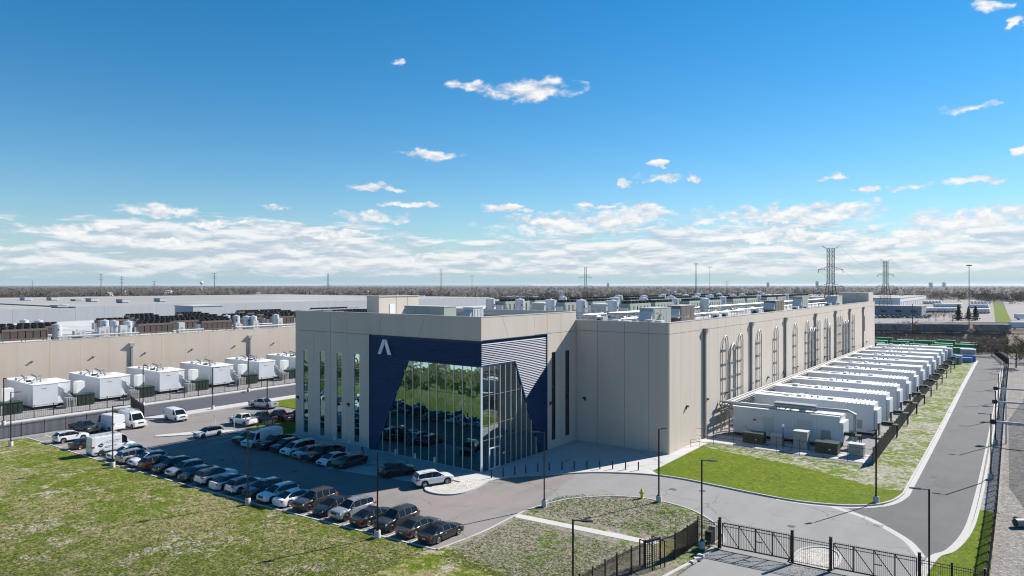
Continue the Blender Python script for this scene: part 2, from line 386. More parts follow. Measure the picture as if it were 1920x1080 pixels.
# plaza in front of the entrance
plaza_kerb = smooth_path([(-57.0,61.6),(-57.2,59.6),(-55.9,57.6),(-53.6,57.4),(-51.9,58.7),(-51.5,61.2),(-52.0,63.9),(-51.9,66.0),(-50.9,68.4),(-48.7,70.9),(-46.2,73.6),(-43.5,76.3),(-39.2,78.8),(-36.5,79.7)], 4)
plaza = [(-94.2,62.6),(-72.2,62.6),(-72.2,61.4)] + plaza_kerb + [(-38.2,81.0),(-38.2,97.0),(-40.0,100.5),(-40.6,100.5),(-57,92),(-57,70),(-94.2,70)]
sheet('plaza', plaza, .12, M_CONC)
sheet('accessible_parking', [(-73.6,56.8),(-57.2,59.7),(-57.2,62.0),(-72.2,61.6)], .006, M_CONC)
sheet('gravel_bed', smooth_path([(-56.2,62.6),(-56.4,60.2),(-55.4,58.3),(-53.6,58.1),(-52.5,59.2),(-52.1,61.4),(-52.6,63.7),(-54.2,64.6),(-56.2,62.6)], 3)[:-1], .128, M_GRAVEL)
# right-hand lawn
rk = [(-36.5,79.7)] + [(-33.8,80.3),(-25.6,79.2),(-19.7,79.2)] 
right_kerb = smooth_path([(-36.5,79.75),(-33.5,80.0),(-29.5,79.7),(-25.0,79.35),(-20.5,79.3),(-17.0,80.2),(-14.4,81.7),(-12.2,84.3),(-11.1,88.5),(-11.0,95.5),(-11.2,133),(-11.8,200),(-12.1,262)], 5)
rl = right_kerb + [(-17.6,262),(-17.6,100.2),(-40,100.2),(-38.2,97.0),(-38.2,81.0)]
sheet('side_lawn', rl, .10, M_LAWN2)
gb = smooth_path([(-39.4,100.1),(-37.0,97.6),(-32,96.3),(-24,94.8),(-17,91.6),(-12.6,90.2),(-11.25,92.5),(-11.3,110),(-11.45,133),(-12.0,200),(-12.3,262)], 4)
sheet('thin_grass_strip', gb + [(-17.3,262),(-16.2,100.2)], .104, M_LAWN3)
sheet('generator_pad', [(-40.6,100.2),(-16.0,100.2),(-17.5,262),(-40.6,262)], .11, M_GRAVELG)
sheet('container_yard', [(-60,262),(-12.2,262),(-9,285),(-14,320),(-60,320)], -.02, M_ASPH)
sheet('equipment_slab', [(-38.8,101.4),(-16.6,101.8),(-16.8,106.9),(-38.8,106.9)], .125, M_CONC)
sheet('wall_walk', [(-40.6,90.2),(-38.25,90.2),(-38.25,104.2),(-40.6,104.2)], .132, M_CONC)
# strip between side road and perimeter fence, and what lies beyond the fence
sheet('road_verge', [(-4.0,88.0),(-2.0,88.0),(-3.4,262),(-5.2,262)], .09, M_GRAVELG)
vg = smooth_path([(-7.0,62.2),(-6.3,70.0),(-5.2,73.0),(-4.3,79),(-4.0,88.0)], 4)
sheet('corner_lawn', vg + [(-2.3,88.0),(-2.2,60.0),(-6.8,60.0)], .10, M_LAWN2)
sheet('rail_yard', [(-2.3,0),(60,0),(60,262),(-3.6,262)], .03, M_DIRT)
sheet('ballast', [(1.0,86),(24,86),(24,230),(6,262),(-2.2,150),(-1.4,100)], .045, M_BALLAST)
sheet('gate_island', smooth_path([(-16.4,62.2),(-16.2,65.2),(-14.6,67.0),(-13.0,66.0),(-12.6,63.2),(-13.0,61.8)], 4) + [(-16.2,61.6)], .09, M_GRAVEL)
sheet('gate_gravel', [(-15.7,61.2),(-13.3,61.5),(-13.6,40),(-17.4,40)], .03, M_GRAVELG)

def kerb(pts, w=.18, h=.16, name='kerb', z=.0):
    a = pts; b = offset_path(pts, w); m = MB(); n = len(pts)
    vs = [(x,y,z-.05) for x,y in a]+[(x,y,h) for x,y in a]+[(x,y,h) for x,y in b]+[(x,y,z-.05) for x,y in b]
    fs = []
    for i in range(n-1):
        for k in range(3): fs.append((k*n+i, k*n+i+1, (k+1)*n+i+1, (k+1)*n+i))
    m.add(vs, fs); return struct(m.build(name, M_KERB, recalc=False))
kerb(row_kerb, -.20); kerb(isl_kerb, -.20); kerb(plaza_kerb, .22); kerb(right_kerb, .22)
gut = offset_path(right_kerb[18:], -.55); sheet('gutter', right_kerb[18:] + gut[::-1], .005, M_KERB)
rrk = smooth_path([(-6.9,62.0),(-6.3,70.0),(-5.2,73.0),(-4.35,79),(-4.05,88.0),(-4.0,110),(-4.2,150),(-4.6,200),(-5.1,262)], 5)
kerb(rrk, -.3); sheet('gutter', rrk + offset_path(rrk, .5)[::-1], .005, M_KERB)
kerb([(-127.2,57.5),(-123.4,60.5),(-123.4,160)], .18); kerb([(-140.0,0),(-140.0,400)], .2)
kerb([(-126.2,20),(-126.2,57.3)], .5); kerb([(-94.2,62.6),(-72.2,62.6)], -.18)
kerb(smooth_path([(-22.4,61.2),(-22.6,57.4),(-23.6,50.0),(-23.9,38.0)], 5), -.35)
kerb(smooth_path([(-16.4,61.9),(-16.2,65.2),(-14.6,67.0),(-13.0,66.0),(-12.6,63.2),(-13.0,61.8)], 4), -.25)
# small kerbed islands of the lot with grass behind them
sheet('lot_island', smooth_path([(-110.6,53.2),(-109.2,52.8),(-103.0,61.0),(-96,62.6),(-95,63.4),(-103.2,63.2),(-107.5,59.4),(-110.6,53.2)], 3)[:-1], .10, M_CONC)
sheet('lawn_by_building', [(-104,64.4),(-94.3,64.4),(-94.3,80),(-104,80)], .09, M_LAWN2)
sheet('lawn_by_road', [(-123.2,80.5),(-112,80.5),(-104,80),(-94.3,80),(-94.3,150),(-123.2,150)], .085, M_LAWN2)

# painted stall lines: every line its own piece of the lot
lot_marks = struct(bpy.data.objects.new('stall_markings', None)); COL.objects.link(lot_marks)
ml = MB().box(-.05,.05,0,5.0,0,.003).mesh('stall_line')
def kerb_y(x):
    for (x0,y0),(x1,y1) in zip(row_kerb, row_kerb[1:]):
        if x0 <= x <= x1: return y0+(y1-y0)*(x-x0)/(x1-x0)
    return row_kerb[0][1]
for i in range(1, 29):
    x = -42.9-2.87*i; inst('stall_line', ml, M_LINE, lot_marks, (x, kerb_y(x)+.2, .002))
for i in range(10):
    inst('stall_line', ml, M_LINE, lot_marks, (-70.4-2.72*i, 57.2, .002))
for i in range(4):
    inst('stall_line', ml, M_LINE, lot_marks, (-98.6-2.8*i, 55.0, .002))
ml2 = MB().box(0,5.0,-.05,.05,0,.003).mesh('stall_line')
for i in range(8): inst('stall_line', ml2, M_LINE, lot_marks, (-125.5, 42.6+2.75*i, .002))
for i in range(6): inst('stall_line', ml2, M_LINE, lot_marks, (-111.5, 65.5+2.6*i, .002))
# ================================================================== MAIN BUILDING
def panel_material(name, col, warm, cool):
    m = bpy.data.materials.new(name); m.use_nodes = True; T = NT(m.node_tree); b = T.n['Principled BSDF']
    pos = T.node('ShaderNodeNewGeometry').outputs['Position']; oi = T.node('ShaderNodeObjectInfo').outputs['Random']
    mp = T.node('ShaderNodeMapping'); T.l.new(pos, mp.inputs[0]); mp.inputs['Scale'].default_value = (1,1,.12)
    strk = T.noise(mp.outputs[0], .45, 5, .6); cloud = T.noise(pos, .16, 4, .55); fin = T.noise(pos, 18, 3, .7)
    c = T.mix(T.ramp(cloud, .38, .68)*.7, col, warm); c = T.mix(T.ramp(X(T, oi)*1.0, .2, 1.0)*.35, c, cool)
    hv = T.node('ShaderNodeHueSaturation'); T.put(hv.inputs['Color'], c)
    T.put(hv.inputs['Value'], (strk*.7+fin*.3)*.34+.83); T.l.new(hv.outputs[0], b.inputs['Base Color'])
    b.inputs['Roughness'].default_value = .88; b.inputs['Specular IOR Level'].default_value = .2
    bn = T.node('ShaderNodeBump'); bn.inputs['Strength'].default_value = .12; bn.inputs['Distance'].default_value = .02
    T.put(bn.inputs['Height'], fin); T.l.new(bn.outputs[0], b.inputs['Normal']); return m
M_PANEL = panel_material('precast concrete', (.555,.485,.415), (.55,.465,.39), (.55,.50,.445))
M_TAN = panel_material('tan precast concrete', (.47,.405,.335), (.46,.38,.305), (.45,.41,.36))
M_JOINT = material('dark joint backing', (.16,.15,.14), .9)  # dark-coloured backing that shows in the gaps between panels
M_MEMB = material('white roof membrane', (.46,.45,.43), .85, var=.14, vscale=.2, col2=(.34,.33,.315), c2scale=.12)
M_COPING = material('metal coping', (.46,.44,.41), .5, var=.05)
M_NAVY = material('navy cladding', (.006,.042,.128), .54, spec=.35, var=.12, vscale=.6)
M_NAVYB = material('navy backing', (.006,.016,.055), .6)
M_MULL = material('pale aluminium', (.66,.69,.70), .4)
M_BLACK = material('black metal', (.012,.012,.013), .45, spec=.4)
M_WHITE = material('white painted metal', (.72,.72,.72), .4, var=.04, vscale=.5)
M_LOGO = material('pale blue sign face', (.50,.62,.78), .35)
M_GALV = material('galvanised steel', (.42,.43,.44), .42, metal=.7, var=.15, vscale=1.5)
M_INSUL = material('aluminium pipe lagging', (.42,.43,.43), .5, metal=.3, var=.1, vscale=1.0)
M_DUCT = material('grey painted downpipe', (.22,.215,.20), .6, var=.06)
M_INT = material('interior plaster', (.55,.55,.53), .8)
M_INTF = material('interior floor', (.26,.25,.24), .5)
def pane_material(name, refl, tint, wav, fac):
    m = bpy.data.materials.new(name); m.use_nodes = True; T = NT(m.node_tree); T.n.clear()
    pos = T.node('ShaderNodeNewGeometry').outputs['Position']
    bn = T.node('ShaderNodeBump'); bn.inputs['Strength'].default_value = wav; bn.inputs['Distance'].default_value = .1
    T.put(bn.inputs['Height'], T.noise(pos, .55, 2, .5))
    gl = T.node('ShaderNodeBsdfGlossy'); gl.inputs['Roughness'].default_value = .015; gl.inputs['Color'].default_value = (*refl, 1); T.l.new(bn.outputs[0], gl.inputs['Normal'])
    tr = T.node('ShaderNodeBsdfTransparent'); tr.inputs['Color'].default_value = (*tint, 1)
    lw = T.node('ShaderNodeFresnel'); lw.inputs['IOR'].default_value = 1.5
    mxs = T.node('ShaderNodeMixShader'); T.put(mxs.inputs[0], (X(T, lw.outputs[0])*.9+fac).clamp())
    T.l.new(tr.outputs[0], mxs.inputs[1]); T.l.new(gl.outputs[0], mxs.inputs[2])
    o = T.node('ShaderNodeOutputMaterial'); T.l.new(mxs.outputs[0], o.inputs[0]); return m
M_PANE = pane_material('coated facade glass', (.62,.97,.93), (.34,.42,.41), .22, .32)
M_PANE2 = pane_material('coated side glass', (.80,.94,.93), (.34,.43,.43), .05, .26)

FY, SX, BY, WX = 67.2, -55.3, 90.2, -40.0      # front face, entrance side face, recessed face, long side face
LX, TOPF, TOPM, FARY = -94.1, 19.85, 18.6, 256.0
bld = thing('data_center', 'large grey concrete building with navy cladding and glazed corner entrance', 'building', (-75,FY,0))
bx, by = -75, FY
def P(mb, name, mat, parent=None, **k):         # world-space mesh as a child of the building
    par = parent or bld
    off = Vector((bx, by, 0))
    mb.v = [(x-off.x, y-off.y, z) for x, y, z in mb.v]
    return mb.build(name, mat, par, **k)
def empty_part(name):
    o = bpy.data.objects.new(name, None); COL.objects.link(o); o.parent = bld; return o
T_ = .18                                         # panel thickness; panels stand proud of a dark backing
core = MB().box(LX+T_, SX-T_, FY+T_+.02, BY+1, 16.9, TOPF-.05)
# backing shells (walls behind the panels), open inside the entrance hall
P(MB().box(LX+T_, -76.3, FY+T_, FY+.4, 0, 16.9).box(LX+T_, SX-T_, FY+T_, FY+.4, 16.9, TOPF-.06).box(SX-.4, SX-T_, FY+.4, BY+.2, 16.9, TOPF-.06).box(SX-.4, SX-T_, 82.15, BY+.2, 0, 16.9)
  .box(SX-.3, WX-T_, BY+T_, BY+.4, 0, TOPM-.06).box(WX-.4, WX-T_, BY+.4, FARY, 0, TOPM-.06).box(LX, LX+.3, FY+T_, FARY, 0, TOPF-1.3).box(LX, WX, FARY-.3, FARY, 0, TOPM-.06), 'wall_core', M_JOINT)
P(MB().box(LX+.3, SX-.4, FY+.4, BY+.4, 18.6, 18.72), 'roof', M_MEMB)
P(MB().box(LX+.3, WX-.4, BY+.41, FARY-.3, 17.3, 17.42), 'roof', M_MEMB)
P(MB().box(LX-.02, SX+.03, FY-.03, FY+.45, TOPF, TOPF+.10).box(SX-.45, SX+.03, FY+.45, BY-.02, TOPF, TOPF+.10).box(LX-.02, LX+.4, FY+.45, BY, TOPF, TOPF+.10).box(LX+.4, SX-.45, BY-.35, BY-.02, TOPF, TOPF+.1), 'coping', M_COPING)
P(MB().box(SX-.3, WX+.03, BY-.03, BY+.42, TOPM, TOPM+.09).box(WX-.42, WX+.03, BY+.42, FARY, TOPM, TOPM+.09), 'coping', M_COPING)
P(MB().box(LX+.4, SX-.45, BY-.34, BY-.03, 18.7, TOPF), 'parapet', M_PANEL)
# panels -----------------------------------------------------------
PG = .05
walls = {k: empty_part('wall') for k in ('front', 'side', 'recess', 'long')}
def panel_y(par, x0, x1, z0, z1, Y=FY, hole=None):       # facing -Y
    mb = MB(); x0 += PG/2; x1 -= PG/2; z0 += PG/2; z1 -= PG/2
    if hole:
        a, b, c, d = hole
        mb.box(x0, a, Y, Y+T_, z0, z1).box(b, x1, Y, Y+T_, z0, z1).box(a, b, Y, Y+T_, z0, c).box(a, b, Y, Y+T_, d, z1)
    else: mb.box(x0, x1, Y, Y+T_, z0, z1)
    return P(mb, 'panel', M_PANEL, par)
def panel_x(par, y0, y1, z0, z1, Xp, hole=None):          # facing +X
    mb = MB(); y0 += PG/2; y1 -= PG/2; z0 += PG/2; z1 -= PG/2
    if hole:
        a, b, c, d = hole
        mb.box(Xp-T_, Xp, y0, a, z0, z1).box(Xp-T_, Xp, b, y1, z0, z1).box(Xp-T_, Xp, a, b, z0, c).box(Xp-T_, Xp, a, b, d, z1)
    else: mb.box(Xp-T_, Xp, y0, y1, z0, z1)
    return P(mb, 'panel', M_PANEL, par)
BZ = 16.78
fxs = [LX, -90.05, -85.87, -81.80, -76.42]
slit = [(-92.10,-90.73,.45,13.7), (-87.96,-86.60,.5,13.75), (-83.92,-82.54,.55,13.75), (-79.86,-78.51,.6,13.8)]
bounds = [LX, -89.35, -85.25, -81.2, -76.42]
for (a, b), s in zip(zip(bounds, bounds[1:]), slit):
    panel_y(walls['front'], a, b, 0, BZ, hole=s)
for a, b in zip([LX,-89.35,-85.25,-81.2,-74.13], [-89.35,-85.25,-81.2,-74.13,-70.0]): panel_y(walls['front'], a, b, BZ, TOPF) if b < -74 else None
def diag_y(par, poly):
    P(MB().plate([(x, FY, z) for x, z in poly], (0, T_, 0)), 'panel', M_PANEL, par, recalc=True)
def diag_x(par, poly):
    P(MB().plate([(SX, y, z) for y, z in poly], (-T_, 0, 0)), 'panel', M_PANEL, par, recalc=True)
g2 = PG/2
diag_y(walls['front'], [(-74.13+g2,BZ+g2),(-66.45-g2,BZ+g2),(-65.2-g2,TOPF-g2),(-74.13+g2,TOPF-g2)])
diag_y(walls['front'], [(-66.45+g2,BZ+g2),(SX,BZ+g2),(SX,TOPF-g2),(-65.2+g2,TOPF-g2)])
diag_x(walls['side'], [(FY+T_+.002,16.9+g2),(72.95-g2,16.9+g2),(71.55-g2,TOPF-g2),(FY+T_+.002,TOPF-g2)])
diag_x(walls['side'], [(72.95+g2,16.9+g2),(79.1-g2,16.9+g2),(79.1-g2,TOPF-g2),(71.55+g2,TOPF-g2)])
for a, b in ((79.1,82.25),(82.25,85.95),(85.95,BY)): panel_x(walls['side'], a, b, 16.95, TOPF, SX)
panel_x(walls['side'], 82.25, 85.95, 0, 16.95, SX, (83.40,84.42,1.25,14.15)); panel_x(walls['side'], 85.95, BY, 0, 16.95, SX, (87.12,88.25,1.25,14.12))
rx = [SX, -51.2, -46.6, -42.9, WX]
rx = [SX, -51.5, -47.0, -43.1, WX]
for a, b in zip(rx, rx[1:]):
    panel_y(walls['recess'], a, b, 0, 17.05, BY); panel_y(walls['recess'], a, b, 17.05, TOPM, BY)
ys = [BY+T_+.002] + [94.4+3.72*i for i in range(43)] + [FARY]
for a, b in zip(ys, ys[1:]):
    if 236.5 < (a+b)/2 < 240: panel_x(walls['long'], a, b, 0, 17.05, WX, (a+1.2, b-1.2, 9.5, 14.3))
    else: panel_x(walls['long'], a, b, 0, 17.05, WX)
    panel_x(walls['long'], a, b, 17.05, TOPM, WX)
# slit windows -------------------------------------------------------
M_DARKG = material('dark window glass', (.012,.014,.018), .06, spec=.7)
M_DARKF = material('dark window frame', (.03,.03,.033), .5)
def slit_window(x0, x1, z0, z1, front=True, divs=6):
    w = MB(); t = .07
    if front:
        w.box(x0-.0,x0+t,FY-.03,FY+.2,z0,z1).box(x1-t,x1,FY-.03,FY+.2,z0,z1).box(x0+t,x1-t,FY-.03,FY+.2,z0,z0+t).box(x0+t,x1-t,FY-.03,FY+.2,z1-t,z1)
        for k in range(1, divs): zz = z0+(z1-z0)*k/divs; w.box(x0+t,x1-t,FY+.05,FY+.16,zz-.03,zz+.03)
        wo_ = P(w, 'window', M_MULL)
        for k in range(divs):
            a, b = z0+(z1-z0)*k/divs, z0+(z1-z0)*(k+1)/divs
            tl = RNG.normal(0,.006)
            P(MB().hexa([(x0+t,FY+.09,a+.03),(x1-t,FY+.09+tl,a+.03),(x1-t,FY+.12+tl,a+.03),(x0+t,FY+.12,a+.03),(x0+t,FY+.09,b-.03),(x1-t,FY+.09+tl,b-.03),(x1-t,FY+.12+tl,b-.03),(x0+t,FY+.12,b-.03)]), 'pane', M_PANE, wo_)
        P(MB().box(x0-.1,x1+.1,FY+.9,FY+.95,z0-.1,z1+.1), 'interior_blind', M_JOINT, wo_)
    else:
        w.box(SX-.2,SX-.02,x0,x0+t,z0,z1).box(SX-.2,SX-.02,x1-t,x1,z0,z1).box(SX-.2,SX-.02,x0+t,x1-t,z0,z0+t).box(SX-.2,SX-.02,x0+t,x1-t,z1-t,z1)
        for k in range(1, divs): zz = z0+(z1-z0)*k/divs; w.box(SX-.2,SX-.04,x0+t,x1-t,zz-.05,zz+.05)
        wo_ = P(w, 'window', M_DARKF)
        for k in range(divs):
            a, b = z0+(z1-z0)*k/divs, z0+(z1-z0)*(k+1)/divs
            P(MB().box(SX-.16,SX-.12,x0+t,x1-t,a+.05,b-.05), 'pane', M_DARKG, wo_)
for s in slit: slit_window(*s)
slit_window(83.40,84.42,1.25,14.15, False, 5); slit_window(87.12,88.25,1.25,14.12, False, 5)
P(MB().box(WX-.16,WX-.10,237.3,238.95,9.5,14.3), 'window', M_DARKG)
# navy louvre screen ---------------------------------------------------
def clip_h(poly, v0, v1):            # x-range of a convex polygon at height (v0+v1)/2
    v = (v0+v1)/2; xs = []
    for (a, b), (c, d) in zip(poly, poly[1:]+poly[:1]):
        if (b-v)*(d-v) < 0: xs.append(a+(c-a)*(v-b)/(d-b))
    return (min(xs), max(xs)) if len(xs) > 1 else None
GF = [(-75.1,0),(-68.45,13.45),(SX,13.55),(SX,0)]        # glazed field, front (x,z)
GS = [(FY,0),(FY,13.55),(74.4,13.5),(80.6,0)]            # glazed field, side (y,z)
scr_f = P(MB().plate([(-76.36,FY+.10,0),(-75.2,FY+.10,0),(-68.5,FY+.10,13.5),(SX+.0,FY+.10,13.62),(SX,FY+.10,16.74),(-76.36,FY+.10,16.74)], (0,.06,0)), 'cladding_screen', M_NAVYB, recalc=True)
scr_s = P(MB().plate([(SX-.10,FY+.2,13.62),(SX-.10,74.45,13.56),(SX-.10,80.7,0),(SX-.10,82.15,0),(SX-.10,82.15,16.84),(SX-.10,FY+.2,16.84)], (-.06,0,0)), 'cladding_screen', M_NAVYB, recalc=True)
PIT = .236; nsl = int(16.75/PIT)
def slat_f(x0, x1, z):
    d = .10; h = .12                                     # blade leans out at the bottom
    P(MB().hexa([(x0,FY-d+.06,z),(x1,FY-d+.06,z),(x1,FY-d+.085,z-.01),(x0,FY-d+.085,z-.01),(x0,FY+.05,z+h),(x1,FY+.05,z+h),(x1,FY+.075,z+h-.01),(x0,FY+.075,z+h-.01)]), 'slat', M_NAVY, scr_f)
def slat_s(y0, y1, z):
    d = .10; h = .115
    P(MB().hexa([(SX+.012,y1,z-.02),(SX+.012,y0,z-.02),(SX+.036,y0,z),(SX+.036,y1,z),(SX-.084,y1,z+h-.02),(SX-.084,y0,z+h-.02),(SX-.06,y0,z+h),(SX-.06,y1,z+h)]), 'slat', M_NAVY, scr_s, recalc=True)
for i in range(nsl):
    z = .04+i*PIT
    c = clip_h(GF, z+.05, z+.1)
    if z+.075 > 13.45: slat_f(-76.36, SX-.02, z)
    elif c: slat_f(-76.36, c[0]-.06, z)
    c = clip_h(GS, z+.05, z+.1)
    if z+.075 > 13.5: slat_s(FY+.03, 82.1, z)
    elif c: slat_s(c[1]+.08, 82.1, z)
P(MB().box(-76.42,-76.34,FY-.06,FY+.1,0,16.8).box(-76.42,SX+.08,FY-.06,FY+.06,16.74,16.82).box(SX-.05,SX+.08,FY+.06,82.16,16.84,16.9).box(SX-.05,SX+.08,82.12,82.2,0,16.84), 'screen_trim', M_NAVY)
# curtain walls: mullions, transoms, panes
def line_x(poly, v): 
    c = clip_h(poly, v, v); return c
def clip_poly(poly, axis, lo, hi):
    for s, lim in ((1, lo), (-1, -hi)):
        out = []
        for (p, q) in zip(poly, poly[1:]+poly[:1]):
            a, b = s*p[axis]-lim, s*q[axis]-lim
            if a >= 0: out.append(p)
            if a*b < 0:
                t = a/(a-b); out.append((p[0]+(q[0]-p[0])*t, p[1]+(q[1]-p[1])*t))
        poly = out
        if len(poly) < 3: return []
    return poly
ZR = [0, 4.05, 5.95, 9.75, 13.6]
cw_f = P(MB().box(SX-.12, SX+.02, FY-.05, FY+.16, 0, 13.6), 'curtain_wall', M_MULL)
us = [SX-.12-1.515*i for i in range(14)]
def ztop_f(x): return 13.5 if x > -68.45 else max(0, (x+75.1)/(6.65)*13.45)
for i, x in enumerate(us):
    if i and ztop_f(x) > .3: P(MB().box(x-.026, x+.026, FY-.04, FY+.14, 0, ztop_f(x)), 'mullion', M_MULL, cw_f)
for zt in ZR[1:4]:
    c = clip_h(GF, zt, zt); P(MB().box(c[0]+.1, SX-.16, FY+.055, FY+.12, zt-.03, zt+.03), 'transom', M_DARKF, cw_f)
P(MB().bar((-75.15,FY-.02,0),(-68.5,FY-.02,13.5),.14,.16).box(-68.5,SX+.02,FY-.06,FY+.1,13.5,13.62), 'edge_trim', M_NAVY, cw_f)
P(MB().box(-75.0,SX-.17,FY-.05,FY+.15,.002,.14), 'sill', M_MULL, cw_f)
def pane_f(poly):
    a, b = RNG.normal(0, .004, 2); cx = sum(p[0] for p in poly)/len(poly); cz = sum(p[1] for p in poly)/len(poly)
    P(MB().plate([(x, FY+.04+a*(x-cx)+b*(z-cz), z) for x, z in poly], (0,.03,0)), 'pane', M_PANE, cw_f, recalc=True)
for i in range(13):
    for z0, z1 in zip(ZR, ZR[1:]):
        p = clip_poly(clip_poly(GF, 0, us[i+1]+.03, us[i]-.03), 1, max(z0, .12)+.03, z1-.03)
        if len(p) >= 3: pane_f(p)
cw_s = P(MB().box(SX-.16, SX+.05, FY+.161, FY+.24, 0, 13.6), 'curtain_wall', M_MULL)
vs_ = [FY+.2] + [68.83, 69.97, 71.11] + [71.11+1.19*i for i in range(1, 9)]
def ztop_s(y): return 13.5 if y < 74.4 else max(0, 13.5*(80.6-y)/6.2)
for i, y in enumerate(vs_):
    if i and ztop_s(y) > .3: P(MB().box(SX-.14, SX+.03, y-.028, y+.028, 2.95 if i == 2 else 0, ztop_s(y)), 'mullion', M_MULL, cw_s)
for zt in ZR[1:4]:
    c = clip_h(GS, zt, zt); P(MB().box(SX-.12, SX-.03, FY+.2, c[1]-.1, zt-.025, zt+.025), 'transom', M_DUCT, cw_s)
P(MB().bar((SX+.02,80.65,0),(SX+.02,74.45,13.5),.14,.16).box(SX-.1,SX+.06,FY+.2,74.5,13.5,13.62), 'edge_trim', M_NAVY, cw_s)
for i in range(len(vs_)-1):
    for k, (z0, z1) in enumerate(zip(ZR, ZR[1:])):
        lo = 3.0 if (k == 0 and i in (1, 2)) else z0
        p = clip_poly(clip_poly(GS, 0, vs_[i]+.03, vs_[i+1]-.03), 1, max(lo, .05)+.03, z1-.03)
        if len(p) >= 3:
            a, b = RNG.normal(0, .0022, 2); cy = sum(q[0] for q in p)/len(p)
            P(MB().plate([(SX-.05+a*(y-cy), y, z) for y, z in p], (-.03,0,0)), 'pane', M_PANE2, cw_s, recalc=True)
for y0 in (68.87, 69.99):
    d = P(MB().box(SX-.06,SX+.01,y0,y0+.14,.02,2.9).box(SX-.06,SX+.01,y0+.94,y0+1.08,.02,2.9).box(SX-.06,SX+.01,y0+.14,y0+.94,.02,.25).box(SX-.06,SX+.01,y0+.14,y0+.94,2.76,2.9), 'door', M_WHITE, cw_s)
    d.name = 'door'
    P(MB().box(SX-.04,SX-.02,y0+.14,y0+.94,.25,2.76), 'door_glass', M_PANE2, cw_s)
    P(MB().tube([(SX+.05,y0+(.2 if y0 > 69 else .88),.9),(SX+.05,y0+(.2 if y0 > 69 else .88),1.7)], .02), 'door_handle', M_BLACK, cw_s)
P(MB().cyl((SX+.01, 71.9, 1.75), .16, .03, 14, axis='x'), 'wall_disc', M_WHITE)
# entrance hall behind the glass
P(MB().box(-76.05,SX-.45,FY+.45,81.65,-.02,.09), 'hall_floor', M_INTF)
P(MB().box(-76.2,SX-1.0,FY+1.2,82.0,4.5,5.5).box(-76.2,SX-5.5,FY+5.5,82.0,9.6,10.3), 'hall_gallery', M_INT)
P(MB().box(-76.2,SX-.42,81.7,82.0,.1,16.8).box(-76.3,-76.1,FY+.42,82.0,.1,16.8).box(-76.1,SX-.42,FY+.45,81.7,16.5,16.8).box(-70,-66,75,81.7,.1,16.4), 'hall_wall', M_INT)
P(MB().cyl((-59.5,71.5,.1),.28,16.4,14).cyl((-67,71.5,.1),.28,16.4,14).cyl((-59.5,78,.1),.28,16.4,14), 'hall_column', M_INT)
# logo: two leaning strokes that meet at the top
lg = thing('logo_sign', 'pale blue peaked letter sign on the navy cladding', 'sign', (-73.04, FY-.12, 14.1)); 
MB().plate([(-1.33,-.12,0),(-.70,-.12,0),(.28,-.12,2.12),(-.34,-.12,2.12)], (0,.16,0)).build('left_stroke', M_LOGO, lg, recalc=True)
MB().plate([(.66,-.06,0),(1.33,-.06,0),(.40,-.06,2.12),(.285,-.06,2.12),(.02,-.06,1.52)], (0,.12,0)).build('right_stroke', M_WHITE, lg, recalc=True)
# wall lamps
def wall_lamp(x, y, z, face, label):
    t = thing('wall_lamp', label, 'lamp', (x, y, z), 0 if face == 'y' else R(90), 'wall lamps of the grey building')
    MB().box(-.12,.12,-.06,0,-.25,.3).build('back_plate', M_BLACK, t); MB().hexa([(-.2,-.4,.05),(.2,-.4,.05),(.2,-.06,.05),(-.2,-.06,.05),(-.2,-.3,.28),(.2,-.3,.28),(.2,-.06,.28),(-.2,-.06,.28)]).build('lamp_housing', M_BLACK, t)
wall_lamp(-93.35, FY, 5.9, 'y', 'black wall lamp left of the leftmost slit window')
wall_lamp(-80.95, FY, 6.05, 'y', 'black wall lamp between the third and fourth slit windows')
wall_lamp(SX, 82.95, 6.7, 'x', 'black wall lamp beside the navy cladding on the side wall')
wall_lamp(-53.7, BY, 6.6, 'y', 'black wall lamp near the inner corner of the shaded wall')
wl = (96.4, 104.5, 113.2, 126.5, 136.4, 147.2, 158.0, 170.5, 184.0, 204.0, 221.0, 240.6)
for i, y in enumerate(wl): wall_lamp(WX, y, 5.9, 'x', f'{ORD[i]} black wall lamp along the long sunlit wall from the plaza')
# stair house on the far end and on the front roof
P(MB().box(-49.5,-40.3,246.5,254.5,17.4,21.6), 'stair_house', M_PANEL)
sh = P(MB().box(-85.9,-83.0,75.0,84.0,18.72,22.15), 'stair_house', M_PANEL)
P(MB().box(-86.0,-82.9,74.9,84.1,22.15,22.25), 'coping', M_COPING, sh); P(MB().box(-83.0,-82.94,77.3,78.4,18.75,20.9), 'door', M_WHITE, sh)
for y in (78.9, 81.4): P(MB().box(-83.01,-82.985,y-.02,y+.02,18.75,22.1), 'panel_joint', M_JOINT, sh)
# downpipes with hopper heads on the long wall
for i, y in enumerate((103.3,125.9,148.2,173.8,195.4,213.9,234.5)):
    t = thing('downpipe', f'{ORD[i]} grey downpipe with hopper head from the plaza end of the long wall', 'downpipe', (WX, y, 0), 0, 'downpipes on the long wall')
    MB().box(.02,.36,-.22,.22,.1,16.3).build('pipe', M_DUCT, t); MB().hexa([(.01,-.32,16.3),(.42,-.32,16.3),(.42,.32,16.3),(.01,.32,16.3),(.01,-.42,17.25),(.6,-.42,17.25),(.6,.42,17.25),(.01,.42,17.25)]).build('hopper_head', M_DUCT, t)
    MB().bar((.5,.0,16.9),(.5,.95,16.75),.08).build('overflow_spout', M_DUCT, t)
